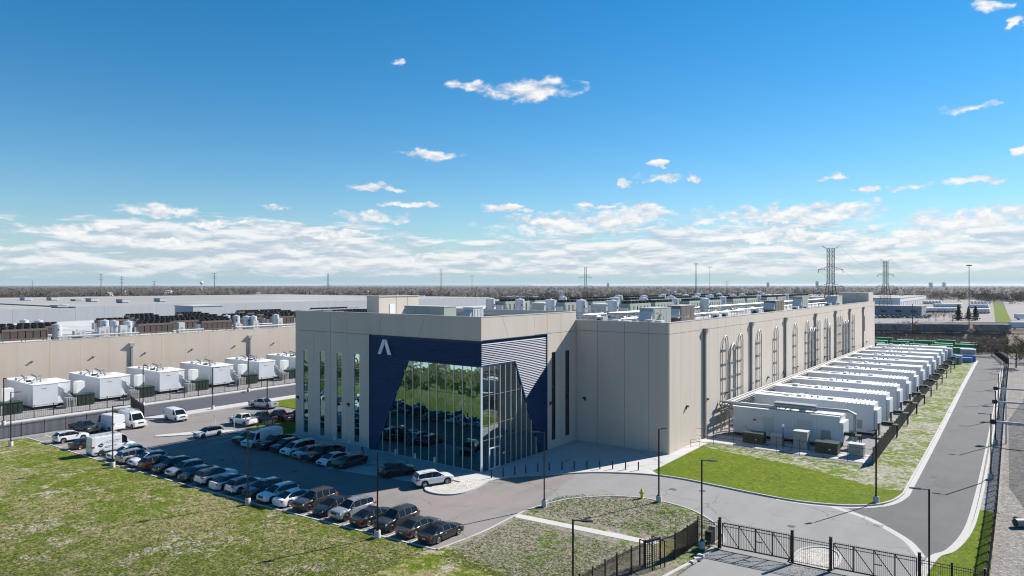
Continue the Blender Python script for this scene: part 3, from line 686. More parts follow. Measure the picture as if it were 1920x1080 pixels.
# hooped pipe risers (pairs of pipes joined by a bend and rungs)
ris = [(112.3,15.6),(116.0,14.0),(119.9,15.5),(130.6,15.6),(141.6,15.6),(156.0,15.7),(166.2,15.8),(169.2,14.0),(172.8,13.8),(177.1,15.7),(185.0,15.8),(188.0,14.0),(198.2,15.8),(202.5,15.8),(207.1,14.2),(211.5,14.0),(219.2,15.8)]
M_RISER = material('weathered pipe steel', (.30,.29,.275), .45, metal=.4, var=.1)
for i, (y, zt) in enumerate(ris):
    t = thing('pipe_riser', f'{ORD[i]} hooped twin pipe riser from the plaza end of the long wall', 'pipe riser', (WX, y, 0), 0, 'pipe risers on the long wall')
    hw = 1.38; pipe_m = M_RISER if zt > 15 else M_INSUL; rr = .075 if zt > 15 else .15
    MB().tube([(.17,-hw,4.4),(.17,-hw,zt-2.1),(.17,-hw+.5,zt-.8),(.17,0,zt-.1),(.17,.35,zt)],rr,8).build('pipe', pipe_m, t, smooth=True)
    MB().tube([(.17,.35,zt),(.17,1.0,zt-.3),(.17,hw,zt-1.2),(.17,hw,4.4)],rr,8).build('pipe', pipe_m, t, smooth=True)
    for zk in np.arange(6.2, zt-1.0, 2.35): MB().box(.02,.2,-hw-.12,hw+.12,zk,zk+.08).build('bracket', M_RISER, t)
# ================================================================== ROOF PLANT
M_SAGE = material('sage green plant casing', (.30,.335,.29), .5, var=.06, vscale=.8)
M_SAGE2 = material('pale grey plant casing', (.44,.45,.42), .5, var=.06, vscale=.8)
M_BROWNC = material('brown plant casing', (.135,.105,.085), .55, var=.1, vscale=.8)
M_COIL = material('dark condenser coil', (.03,.03,.032), .7, var=.2, vscale=6)
M_COILB = material('brown condenser coil', (.075,.05,.045), .7, var=.2, vscale=4)
M_FAN = material('black fan ring', (.014,.014,.015), .5)
M_SILVER = material('ribbed silver tank', (.52,.54,.56), .42, metal=.35, var=.1, vscale=1.2)
M_LGREY = material('light grey enclosure', (.50,.51,.51), .45, var=.05)
M_RED = material('red label', (.45,.03,.02), .5)
fan_me = MB().lathe([(.50,.0),(.52,.42),(.56,.46),(.48,.47),(.45,.20),(.30,.18),(0,.17)], 12).mesh('fan', True)
def make_chiller(casing, coil, vees, L=9.0):
    """air-cooled chiller: legs, casing, slanted coils, control box, two rows of fans"""
    t = bpy.data.objects.new('chiller', None); COL.objects.link(t)
    fr = MB(); W2 = 1.15
    for y in (.2, L/2, L-.2):
        for x in (-W2+.1, W2-.1): fr.box(x-.07,x+.07,y-.07,y+.07,0,.7)
    fr.box(-W2,W2,0,L,.7,.95).box(-W2,W2,0,L,2.55,3.05); fr.box(-W2,W2,0,.12,.95,2.55).box(-W2,W2,L-.12,L,.95,2.55)
    fr.build('casing', casing, t)
    n = 6; st = L/n
    c = MB(); v = MB()
    for i in range(n):
        y0, y1 = i*st+.12, (i+1)*st-.05
        if vees:
            c.hexa([(-W2+.1,y0,.95),(W2-.1,y0,.95),(W2-.1,y1,.95),(-W2+.1,y1,.95),(-W2+.1,y0+.0,2.55),(W2-.1,y0,2.55),(W2-.1,y1,2.55),(-W2+.1,y1,2.55)])
            for s in (-1, 1): v.hexa([(s*W2-.02,y0+.12,.95),(s*W2+.02,y0+.12,.95),(s*W2+.02,y1-.12,.95),(s*W2-.02,y1-.12,.95),(s*W2-.02,(y0+y1)/2-.55,2.55),(s*W2+.02,(y0+y1)/2-.55,2.55),(s*W2+.02,(y0+y1)/2+.55,2.55),(s*W2-.02,(y0+y1)/2+.55,2.55)])
        else:
            c.box(-W2+.06,W2-.06,y0,y1,.95,2.55)
    c.build('coil', coil, t)
    if vees: v.build('vee_panels', casing, t)['kind'] = 'stuff'
    MB().box(-W2*.8,W2*.8,-.75,-.02,.5,2.3).build('control_box', M_LGREY, t)
    for i in range(n):
        for x in (-.55, .55): inst('fan', fan_me, M_FAN, t, (x, (i+.5)*st, 3.05))
    return t
tank_bm = MB().lathe([(0,0),(.9,0),(.9,1.1),(.93,1.12),(.93,1.18),(.9,1.2),(.9,2.2),(.93,2.22),(.93,2.28),(.9,2.3),(.9,3.3),(.93,3.32),(.92,3.36),(.14,3.58),(.14,3.72),(0,3.74)], 20)
tank_me = tank_bm.mesh('tank_shell', True)
noz_me = MB().tube([(1.0,0,.9),(1.35,0,.9),(1.35,0,.2)],.12,8).tube([(-.3,-.98,1.6),(-.3,-1.3,1.6)],.1,8).mesh('nozzle', True)
hatch_me = MB().box(.97,1.04,-.1,.1,2.1,2.45).cyl((0,-1.06,.55),.3,.1,10,axis='y').mesh('hatch')
def tank(loc, label, group, rz=0, s=1.0):
    t = thing('buffer_tank', label, 'tank', loc, rz, group); t.scale = (s, s, s)
    inst('shell', tank_me, M_SILVER, t); inst('nozzle', noz_me, M_INSUL, t); inst('hatch', hatch_me, M_BLACK, t)
    return t
RZ = 17.42
proto = make_chiller(M_SAGE, M_COIL, True)
blocks = [110.0, 138.5, 167.0, 195.5, 224.0]; rows = [-60.5, -75.0, -90.0]
k = 0
for bi, y0 in enumerate(blocks):
    for ri, x in enumerate(rows):
        for h, off in enumerate((6.2, 17.2)):
            if y0+off+9 > 254: continue
            c = proto if k == 0 else copy_tree(proto); k += 1
            c.location = (x, y0+off, RZ)
            tag(c, f'sage chiller, {ORD[ri]} row in from the long wall, {ORD[2*bi+h]} from the entrance', 'chiller', 'chillers on the main roof')
for bi, y0 in enumerate(blocks):
    for ti, x in enumerate((-60.8, -68.0, -74.6, -82.6, -89.8) if bi != 1 else (-54.3, -61.5, -68.5, -76, -90)):
        tank((x, y0+2.2+(ti%2)*.6, RZ), f'silver tank on the main roof, {ORD[bi]} cluster from the entrance, {ORD[ti]} from the long wall', 'buffer tanks on the main roof', random.uniform(-.6,.6), 1.08)
# pale pump houses between the chiller rows
for bi, y0 in enumerate(blocks):
    for j, x in enumerate((-67.6, -82.4)):
        if y0+22 > 252: continue
        t = thing('pump_house', f'pale pump house, {ORD[bi]} bay from the entrance, {ORD[j]} lane from the long wall', 'pump house', (x, y0+9, RZ), 0, 'pump houses on the main roof')
        MB().box(-1.6,1.6,0,5.0,.2,2.7).build('wall', M_SAGE2, t); MB().box(-1.75,1.75,-.15,5.15,2.7,2.85).build('roof', M_GENROOF if 'M_GENROOF' in globals() else M_WHITE, t); MB().box(1.6,1.63,1.0,2.0,.3,2.3).build('door', M_LGREY, t); MB().box(1.6,1.64,3.0,4.4,1.2,2.2).build('louvre', M_GALV, t); MB().cyl((0,3.6,2.85),.45,.7,12).build('roof_vent', M_SILVER, t)
# air handling units near the long wall, small condensers and boxes along the parapet
def ahu(loc, L, Wd, H, mat, label, rz=0, hood=True):
    t = thing('air_handler', label, 'air handler', loc, rz)
    MB().box(-Wd/2,Wd/2,0,L,.3,H).build('casing', mat, t); MB().box(-Wd/2-.06,Wd/2+.06,-.06,L+.06,H,H+.08).build('lid', M_LGREY if mat is not M_SAGE else M_SAGE2, t)
    MB().box(-Wd/2+.1,Wd/2-.1,.1,L-.1,0,.3).build('base_rail', M_GALV, t)
    for i in range(3): MB().box(Wd/2,Wd/2+.03,.3+i*L/3,.3+i*L/3+L/4,.5,H-.2).build('door', mat, t)
    if hood: MB().hexa([(-Wd/2+.1,-.9,H*.35),(Wd/2-.1,-.9,H*.35),(Wd/2-.1,0,H*.35),(-Wd/2+.1,0,H*.35),(-Wd/2+.1,-.15,H*.85),(Wd/2-.1,-.15,H*.85),(Wd/2-.1,0,H*.85),(-Wd/2+.1,0,H*.85)]).build('intake_hood', M_LGREY, t)
    return t
ahu((-46.5, 96.5, RZ), 6.4, 2.4, 3.0, M_SAGE, 'sage air handler with red badge nearest the plaza corner of the roof')
MB().box(1.23,1.26,1.0,1.7,2.2,2.35).build('badge', M_RED, bpy.data.objects['air_handler'])
ahu((-46.8, 107.5, RZ), 6.0, 2.4, 3.1, M_BROWNC, 'brown air handler with a pale end behind the sage one')
ahu((-46.5, 160.0, RZ), 7.0, 2.6, 3.0, M_BROWNC, 'brown louvred air handler halfway along the long wall')
ahu((-47.0, 226.0, RZ), 7.5, 2.8, 3.2, M_SAGE2, 'grey air handler near the far stair house')
ahu((-47.0, 186.0, RZ), 6.0, 2.4, 3.6, M_SAGE, 'dark sage air handler two thirds along the long wall')
ahu((-74.0, 73.2, 18.72), 8.0, 2.6, 2.15, M_SAGE, 'long sage air handler on the front roof beside the stair house', R(-90))
ahu((-60.3, 70.5, 18.72), 2.0, 1.8, 2.2, M_LGREY, 'small grey rooftop unit behind the front corner parapet')
pb = [(-44.0,92.6,1.3),(-43.0,93.5,1.2),(-47.6,92.2,1.1),(-52.0,92.2,1.5),(-42.3,115.0,1.4),(-42.4,119.5,1.5),(-42.6,137.5,1.6),(-42.5,166.5,1.4),(-42.3,175.0,1.3),(-42.6,200.0,1.5),(-42.6,213.0,1.3),(-49.5,92.4,1.2)]
for i, (x, y, s) in enumerate(pb):
    t = thing('condenser_box', f'white rooftop condenser box behind the parapet, {ORD[i]} one listed from the plaza corner' if False else f"white condenser box behind the parapet of the {'shaded inner' if y < 93.6 else 'long sunlit'} wall, {ORD[sorted([q for q in pb if (q[1]<93.6)==(y<93.6)], key=lambda q: (q[1] if y >= 93.6 else -q[0])).index((x,y,s))]} from the outer corner", 'condenser', (x, y, RZ), random.uniform(-.1,.1), 'condenser boxes on the main roof')
    MB().box(-s/2,s/2,-s*.45,s*.45,.15,s*1.15).build('casing', M_WHITE if i % 3 else M_LGREY, t); MB().box(-s/2-.02,-s/2+.1,-s*.4,s*.4,0,.15).box(s/2-.1,s/2+.02,-s*.4,s*.4,0,.15).build('foot', M_GALV, t)
    MB().cyl((0,-s*.45-.03,.7*s),s*.3,.03,12,axis='y').build('fan_grille', M_FAN, t)
# pipe runs on stanchions
def pipe_run(pts, r, n_par, gap, label, z0, mat=M_INSUL, legs=True):
    t = thing('pipe_run', label, 'pipes', (pts[0][0], pts[0][1], 0), 0, 'lagged pipe runs on the roofs')
    o = Vector((pts[0][0], pts[0][1], 0)); path = [Vector(p)-o for p in pts]
    d = (path[-1]-path[0]).normalized(); nrm = Vector((-d.y, d.x, 0))
    for i in range(n_par): MB().tube([p+nrm*(i*gap) for p in path], r, 8).build('pipe', mat, t, smooth=True)
    if legs:
        L = (path[-1]-path[0]).length; n = max(2, int(L/4))
        for i in range(n+1):
            p = path[0]+(path[-1]-path[0])*(i/n)
            for s in (-.25, n_par*gap): MB().bar((p.x+nrm.x*s,p.y+nrm.y*s,z0),(p.x+nrm.x*s,p.y+nrm.y*s,p.z-r),.08).build('stanchion', M_GALV, t)
            MB().bar((p.x-nrm.x*.4,p.y-nrm.y*.4,p.z-r-.05),(p.x+nrm.x*(n_par*gap+.2),p.y+nrm.y*(n_par*gap+.2),p.z-r-.05),.08).build('cross_beam', M_GALV, t)
    return t
pipe_run([(-58,89.0,19.3),(-58,69.5,19.3)], .14, 2, .5, 'silver pipes on the front roof behind the sunlit side parapet', 18.72)
pipe_run([(-72,86.5,19.4),(-57,86.5,19.4)], .16, 2, .5, 'silver pipes crossing the back of the front roof', 18.72)
pipe_run([(-92,104.5,19.0),(-43.5,104.5,19.0)], .13, 3, .6, 'silver pipes crossing the main roof before the first tanks', RZ)
pipe_run([(-92,100.5,18.5),(-52,100.5,18.5)], .16, 3, .5, 'lower silver pipes crossing the main roof near the front block', RZ)
pipe_run([(-54.5,93,19.3),(-54.5,250,19.3)], .13, 3, .6, 'long silver pipes running the length of the main roof', RZ)
for i, (xa, xb, y, z) in enumerate(((-55,-46.5,93.2,18.7),(-55,-48,94.6,18.2),(-55,-45,98.5,19.4),(-92,-56,96.5,18.9))): pipe_run([(xa,y,z),(xb,y,z)], .11, 3, .34, f'thin silver pipes near the inner corner of the main roof, {ORD[i]} bundle from the front', RZ, M_GALV if i % 2 else M_INSUL)
for i, (x, ya, yb) in enumerate(((-51.5,92.6,104),(-49.6,106,150),(-51,152,198),(-50,200,246))): pipe_run([(x,ya,18.5),(x,yb,18.5)], .13, 2, .4, f'low silver pipes beside the long roof pipes, {ORD[i]} stretch from the plaza', RZ, M_GALV)
for i, y0 in enumerate(blocks[1:]): pipe_run([(-92,y0-1.5,19.1),(-50,y0-1.5,19.1)], .13, 2, .6, f'silver cross pipes before the {ORD[i+1]} tank cluster of the main roof', RZ)
for i, y0 in enumerate(blocks):
    for j, x in enumerate((-57.5, -64.5, -72, -79.5, -86.5)):
        t = thing('pump_skid', f'pump skid with valves in the {ORD[i]} tank cluster, {ORD[j]} from the long wall', 'pump skid', (x, y0+1.0, RZ), 0, 'pump skids on the main roof')
        MB().box(-1.2,1.2,-.8,2.6,.1,.3).build('frame', M_GALV, t)
        MB().cyl((-.6,0,.6),.3,1.4,10,axis='y').cyl((.6,.4,.6),.3,1.4,10,axis='y').build('pump', M_SAGE2, t, smooth=True)
        MB().tube([(-.6,1.5,.6),(-.6,2.2,.6),(-.6,2.2,1.7),(.6,2.2,1.7),(.6,1.8,.6)],.14,8).tube([(-1.0,-.6,.3),(-1.0,-.6,2.2),(1.0,-.6,2.2),(1.0,-.6,.3)],.1,8).build('pipework', M_INSUL, t, smooth=True)

# ================================================================== GENERATOR ROW along the long wall
M_GEN = material('shade-toned enclosure white', (.58,.60,.62), .42, var=.04, vscale=.4, bump=.05, bscale=1.2)  # body toned darker than the roof: shade of the sides put into the colour
M_GENROOF = material('white enclosure roof', (.74,.74,.72), .5, var=.05, vscale=.6)
M_OLIVE = material('dark olive cabinet', (.030,.036,.024), .45, var=.1)
M_DGREEN = material('dark green steel', (.012,.030,.019), .5, var=.12)
M_GREYCAB = material('grey electrical cabinet', (.30,.305,.295), .5, var=.05)
def gen_unit(loc, L, Wd, H, label, ribs=True, rz=0.0, lower=False):
    """walk-in generator enclosure, long axis along local X (0 = wall end)"""
    t = thing('generator_enclosure', label, 'generator', loc, rz, 'generator enclosures by the long wall')
    MB().box(0,L,0,Wd,.45,H-.12).build('body', M_GEN, t)
    MB().box(-.08,L*.78,-.08,Wd+.08,H-.12,H).build('roof', M_GENROOF, t)
    MB().box(.2,L-.2,.15,Wd-.15,.0,.45).build('skid', M_BLACK, t)
    MB().box(L*.3,L*.3+1.6,-.05,-.012,1.2,3.4).build('louvre_panel', M_LGREY, t); MB().box(L*.62,L*.62+2.2,-.05,-.012,1.0,3.6).build('louvre_panel', M_LGREY, t)
    if ribs:
        MB().box(L*.78,L,0,Wd,H-.12,H-.08).build('roof', M_GENROOF, t)
        for i in range(6): MB().hexa([(L*.79+i*L*.034,.1,H-.08),(L*.79+i*L*.034+.12,.1,H-.08),(L*.79+i*L*.034+.12,Wd-.1,H-.08),(L*.79+i*L*.034,Wd-.1,H-.08),(L*.79+i*L*.034+.15,.1,H+.14),(L*.79+i*L*.034+.27,.1,H+.14),(L*.79+i*L*.034+.27,Wd-.1,H+.14),(L*.79+i*L*.034+.15,Wd-.1,H+.14)]).build('roof_baffle', M_GENROOF, t)
    else: MB().box(L*.78,L+.05,-.05,Wd+.05,H-.12,H+.02).build('roof', M_GENROOF, t)
    MB().box(L,L+.5,.25,Wd-.25,.9,H-.9).build('exhaust_hood', M_GEN, t)
    for y in (-.015,): 
        for i in range(1, 5): MB().box(L*i/5-.03,L*i/5+.03,-.012,0,.5,H-.15).build('seam', M_LGREY, t)
        MB().box(L*.07,L*.07+1.0,-.03,0,.55,2.7).build('door', M_GEN, t); MB().box(L*.07+.82,L*.07+.9,-.06,-.03,1.5,1.65).build('door_handle', M_BLACK, t)
    MB().tube([(L*.42,Wd*.5,H),(L*.42,Wd*.5,H+.5),(L*.42+.7,Wd*.5,H+.55)],.14,8).build('exhaust_pipe', M_GALV, t)
    MB().box(L*.36,L*.36+.7,Wd*.3,Wd*.8,H,H+.28).build('roof_vent', M_LGREY, t); MB().box(L*.62,L*.62+.9,Wd*.3,Wd*.7,H,H+.25).build('roof_vent', M_LGREY, t)
    for q in (.48,.53): MB().cyl((L*q,Wd*.5,H),.14,.22,8).build('roof_cap', M_BLACK, t)
    MB().box(L*.84,L*.84+1.3,-.05,-.012,1.0,2.4).build('access_panel', M_GREYCAB, t); MB().box(L*.2,L*.2+.5,-.03,-.012,2.6,2.9).build('warning_label', M_RED, t)
    q = RNG.uniform(.15,.3); MB().box(L*q,L*q+RNG.uniform(.5,1.1),Wd*.25,Wd*.6,H,H+RNG.uniform(.15,.4)).build('roof_box', M_LGREY, t)
    MB().tube([(L*.02,Wd*RNG.uniform(.2,.8),H+.08),(L*.33,Wd*.4,H+.08)],.07,6).build('conduit', M_GALV, t)
    return t
gy = [108.6, 120.6, 132.8, 145.0, 157.4, 169.6, 181.8, 194.2, 206.6, 219.0, 231.2, 243.4]
for i, y in enumerate(gy):
    lab = 'shaded white generator enclosure nearest the plaza, with lagged pipes over its roof' if i == 0 else f'{ORD[i]} white generator enclosure from the plaza along the long wall'
    gen_unit((-37.2 if i == 0 else -37.6, y, .11), 15.6 if i == 0 else 18.6, 4.2, 4.6 if i == 0 else 5.0, lab, ribs=(0 < i < 6))
    # platform with railing at the road end
    p = thing('service_platform', f'{ORD[i]} dark green platform on posts beside the dark fence', 'platform', (-17.1 if i else -20.2, y+.4, .11), 0, 'green platforms at the generator ends')
    MB().box(-1.4,1.3,-.0,1.4,1.9,2.05).build('deck', M_DGREEN, p)
    for (x, yy) in ((-1.3,.1),(1.2,.1),(-1.3,1.3),(1.2,1.3)): MB().bar((x,yy,0),(x,yy,1.9),.12).build('post', M_BLACK, p)
    MB().box(-.9,.6,.2,1.2,2.05,2.35).build('cable_box', M_DGREEN, p)
# first unit's silencer and pipe, side box
e0 = thing('exhaust_silencer', 'lagged exhaust silencer on frames across the shaded generator enclosure', 'silencer', (-37.2, 110.2, 4.75))
MB().tube([(-2.6,-.4,.2),(3.5,-.4,.15),(6.0,-.4,.2)],.26,10).build('pipe', M_INSUL, e0, smooth=True)
MB().tube([(6.0,0,.55),(12.2,0,.55)],.42,12).build('silencer_drum', M_INSUL, e0, smooth=True)
MB().tube([(12.2,0,.55),(16.4,.1,.6),(17.3,.1,.3),(17.3,.1,-4.2)],.3,10).build('pipe', M_INSUL, e0, smooth=True)
for x in (6.2, 8.5, 11.8): MB().bar((x,-.8,-.1),(x,-.8,.8),.1).bar((x,.8,-.1),(x,.8,.8),.1).bar((x,-.9,.1),(x,.9,.1),.1).build('frame', M_GALV, e0)
MB().box(6.0,12.0,-.9,.9,.98,1.05).build('heat_shield', M_GALV, e0)
# pipe rack between wall and generators
M_RACKP = material('dull grey pipe', (.27,.265,.255), .65, var=.2, vscale=.6)
rack = thing('pipe_rack', 'long steel pipe rack between the long wall and the generators', 'pipe rack', (-39, 109, .1))
for i in range(36):
    y = i*3.8
    f = MB().bar((-.35,y,0),(-.35,y,4.5),.16).bar((1.0,y,0),(1.0,y,4.5),.16).bar((-.5,y,4.4),(1.15,y,4.4),.16).bar((-.5,y,3.3),(1.15,y,3.3),.12)
    if i % 2 == 0: f.bar((-.35,y,.3),(-.35,y+3.7,3.2),.08).bar((1.0,y+3.7,.3),(1.0,y,3.2),.08)
    f.build('frame', M_GALV if i > 2 else M_RISER, rack)
for j, (x, z, r) in enumerate(((-.4,4.66,.15),(.05,4.62,.11),(.5,4.66,.15),(.95,4.60,.09),(-.2,3.55,.14),(.4,3.55,.14))): MB().tube([(x,-.5,z),(x,60,z),(x,134,z)], r, 8).build('pipe', M_RACKP, rack, smooth=True)
for i, y in enumerate(gy): MB().tube([(1.0,y-107.5,4.3),(2.6,y-107.5,4.3),(2.6,y-107.0,3.6)],.16,8).build('branch_pipe', M_INSUL, rack, smooth=True)
# electrical cabinets on the slab
def cabinet(x, y, w, d, h, mat, label, slope=True):
    t = thing('transformer_cabinet' if mat is M_OLIVE else 'electrical_cabinet', label, 'cabinet', (x, y, .125), 0, 'cabinets on the slab before the generators')
    MB().box(-.15,w+.15,-.15,d+.15,0,.12).build('plinth', M_BASE, t)
    if mat is M_OLIVE:
        MB().hexa([(0,0,.12),(w,0,.12),(w,d,.12),(0,d,.12),(0,.0,h-.15),(w,.0,h-.15),(w,d,h),(0,d,h)]).build('tank', mat, t); MB().box(-.05,w+.05,-.06,d*.55,h-.14,h-.06).build('lid', M_DGREEN, t)
        MB().box(w*.5-.02,w*.5+.02,-.02,0,.2,h-.2).build('door_seam', M_BLACK, t)
    else:
        MB().box(0,w,0,d,.12,h).build('casing', mat, t); MB().box(-.06,w+.06,-.06,d+.06,h,h+.06).build('lid', M_LGREY, t); MB().box(w*.5-.01,w*.5+.01,-.015,0,.2,h-.1).build('door_seam', M_BLACK, t)
    MB().box(w*.62,w*.62+.25,-.03,0,h*.4,h*.4+.16).build('warning_label', M_RED if mat is not M_OLIVE else M_WHITE, t)
    return t
cabinet(-34.0,103.4,2.9,1.9,1.75,M_OLIVE,'olive transformer cabinet nearer the long wall')
cabinet(-30.2,104.4,1.6,1.3,1.6,M_GREYCAB,'low grey electrical cabinet between the transformer and the tall cabinet')
cabinet(-26.9,104.2,1.9,1.5,2.6,M_GREYCAB,'tall grey electrical cabinet on the slab')
cabinet(-23.8,103.4,3.0,1.9,1.75,M_OLIVE,'olive transformer cabinet nearer the road')
cabinet(-19.6,104.3,1.9,1.4,1.75,M_GREYCAB,'grey electrical cabinet at the road end of the slab')
st = thing('stair_rail', 'black handrail and steps by the side door of the long wall', 'railing', (-39.6, 96.5, .13))
MB().tube([(.2,0,0),(.2,0,1.0),(.9,1.6,1.0),(.9,1.6,0)],.03).tube([(.2,0,.55),(.9,1.6,.55)],.03).build('handrail', M_BLACK, st)
# green waste containers beyond the generators, with blue ones and a grey box
M_GREEN = material('green container paint', (.012,.17,.06), .45, var=.12, vscale=.5)
M_GREENT = material('pale green lid', (.16,.36,.24), .5, var=.1)
M_BLUE = material('blue skip paint', (.05,.16,.42), .5, var=.15)
def bin_unit(loc, L, Wd, H, mat, lid, label, rz=0, group='green containers behind the generators', cat='container'):
    t = thing('storage_container', label, cat, loc, rz, group)
    b = MB().box(0,L,0,Wd,.15,H); b.build('body', mat, t)
    for i in range(int(L/.8)+1):
        x = min(L-.06, i*.8); MB().box(x,x+.1,-.05,0,.15,H).build('rib', mat, t)
    MB().box(-.05,L+.05,-.07,Wd+.05,H,H+.12).build('lid', lid, t)
    return t
slots = []
for r in range(4):
    for c in range(5):
        slots.append((-47.0+c*7.0+RNG.uniform(-.6,.6), 276+r*9.0+RNG.uniform(-.8,.8)))
for i, (x, y) in enumerate(slots):
    if x < -45 and y < 280: continue
    bin_unit((x, y, 0), 5.6, 2.4, 2.6+.6*(i%3==0), M_GREEN, M_GREENT if i % 3 else M_GREEN, f'green container behind the generators, {ORD[i//5]} row back, {ORD[i%5]} from the long wall')
bin_unit((-17.0,252.0,0),4.2,2.2,1.5,M_BLUE,M_BLUE,'blue skip by the road bend, nearer the camera',0,'blue skips by the road bend','skip')
bin_unit((-18.0,256.0,0),6.0,2.2,2.0,M_BLUE,M_BLUE,'blue skip by the road bend, behind the other blue one',0,'blue skips by the road bend','skip')
bin_unit((-16.2,259.0,0),4.0,3.2,3.6,M_GREYCAB,M_LGREY,'grey steel box behind the blue skips',0,'boxes by the road bend','container')
bin_unit((-22.6,246.5,0),5.0,2.5,4.6,M_GEN,M_GENROOF,'white control enclosure at the far end of the dark fence',0,'boxes by the road bend','enclosure')
bin_unit((-16.6,246.0,0),1.6,1.6,2.6,M_LGREY,M_LGREY,'small grey cabinet outside the far end of the dark fence',0,'boxes by the road bend','cabinet')
# ================================================================== LEFT BUILDING with roof plant, generator boxes, warehouse
LWX, LTOP = -172.0, 11.75
lb = thing('tan_building', 'low tan concrete building with brown chillers on its roof', 'building', (LWX, 60, 0))
def LP(mb, name, mat, parent=None, **k):
    mb.v = [(x-LWX, y-60, z) for x, y, z in mb.v]; return mb.build(name, mat, parent or lb, **k)
LP(MB().box(-268,LWX-.03,-30,330,0,LTOP-.5), 'wall_core', M_TAN)
lwall = bpy.data.objects.new('wall', None); COL.objects.link(lwall); lwall.parent = lb
ysl = [-20+6.1*i for i in range(58)]
pme = MB().box(-.2,0,.012,6.088,0,LTOP).mesh('panel')
for y in ysl: inst('panel', pme, M_TAN, lwall, (0, y-60, 0))
LP(MB().box(-268,LWX-.22,-30,330,LTOP-.5,LTOP-.42), 'roof', M_MEMB)
LP(MB().box(LWX-.5,LWX+.04,-30,330,LTOP,LTOP+.08), 'coping', M_COPING)
for i, (px, cut) in enumerate(((246.5,0),(468,0))):
    y, d = gx(px, LWX)
    t = thing('downpipe', f"brown downpipe with hopper on the tan wall, {'left' if i == 0 else 'right'} of the two", 'downpipe', (LWX, y, 0), 0, 'downpipes on the tan wall')
    MB().box(.02,.35,-.22,.22,.1,9.2).build('pipe', M_DUCT, t); MB().hexa([(.01,-.4,9.2),(.5,-.4,9.2),(.5,.4,9.2),(.01,.4,9.2),(.01,-.6,10.1),(.8,-.6,10.1),(.8,.6,10.1),(.01,.6,10.1)]).build('hopper_head', M_LGREY, t)
for i, px in enumerate((60,175,272,360,440,513)):
    y, d = gx(px, LWX)
    t = thing('wall_lamp', f'{ORD[i]} wall lamp from the left on the tan wall', 'lamp', (LWX, y, 7.3), 0, 'lamps on the tan wall')
    MB().box(0,.1,-.15,.15,-.1,.3).build('back_plate', M_DUCT, t); MB().hexa([(.1,-.25,.1),(.42,-.25,.18),(.42,.25,.18),(.1,.25,.1),(.1,-.25,.25),(.42,-.25,.27),(.42,.25,.27),(.1,.25,.25)]).build('lamp_head', M_DUCT, t)
proto2 = make_chiller(M_BROWNC, M_COILB, False, 8.6)
RL = LTOP-.42; k = 0
for ri, x in enumerate((-176.5, -184.5, -192.5, -204.0, -216.0, -228.0)):
    for ci, y in enumerate((42.3, 51.5, 79.7, 96.0, 118.0, 127.5, 150.0, 159.5, 69.5, 88.0, 106.5)):
        if ri == 0 and ci in (4,8,9,10): continue
        if ri in (1,2) and ci == 8: continue
        if ri > 2 and ci in (0,1): continue
        if ri > 3 and ci > 7: continue
        y2 = y + (0 if ri == 0 else (ri*4.0))
        c = proto2 if k == 0 else copy_tree(proto2); k += 1
        c.location = (x, y2, RL)
        tag(c, f'brown chiller, {ORD[ri]} row back from the tan parapet, {ORD[sorted((42.3,51.5,79.7,96.0,118.0,127.5,150.0,159.5,69.5,88.0,106.5)).index(y)]} bay from left', 'chiller', 'brown chillers on the tan roof')
for i, (px, x) in enumerate(((107,-177),(196,-186),(214,-181),(240,-176.6),(45,-205),(72,-200),(425,-188),(443,-183),(462,-178),(475,-177),(517,-180))):
    y, d = gx(px, x)
    tank((x, y, RL), f'silver buffer tank on the tan roof, {ORD[i]} listed' if False else f"silver buffer tank on the tan roof, {ORD[sorted((107,196,214,240,45,72,425,443,462,475,517)).index(px)]} from the left", 'buffer tanks on the tan roof', random.uniform(-.8,.8), 1.1)
for i, (y0, y1, x) in enumerate(((61.5,79,-174.2),(88.6,95.5,-174.2),(105,125,-174.3),(61.5,79,-182),(105,125,-183))):
    pipe_run([(x, y0, RL+1.0), (x, y1, RL+1.0)], .2, 2, -.6, f'silver pipes on the tan roof, {ORD[i]} run', RL)
for i, (x, y) in enumerate(((-175.2,66),(-176,71.5),(-175.4,76),(-178.5,68),(-180,74),(-176,90.6),(-176,106.5),(-176,112),(-176,120))):
    t = thing('valve_cabinet', f'pale grey plant cabinet on the tan roof, {ORD[sorted((66,71.5,76,68,74,90.6,106.5,112,120)).index(y)]} from the left', 'cabinet', (x, y, RL), 0, 'cabinets on the tan roof')
    MB().box(-.7,.7,-.8,.8,.1,2.1+.4*(i%3)).build('casing', M_LGREY, t); MB().box(.7,.73,-.3,.3,.5,1.7).build('door', M_GREYCAB, t); MB().tube([(.4,-.8,.7),(.4,-2.0,.7),(.4,-2.0,.2)],.14,8).build('pipe', M_INSUL, t)
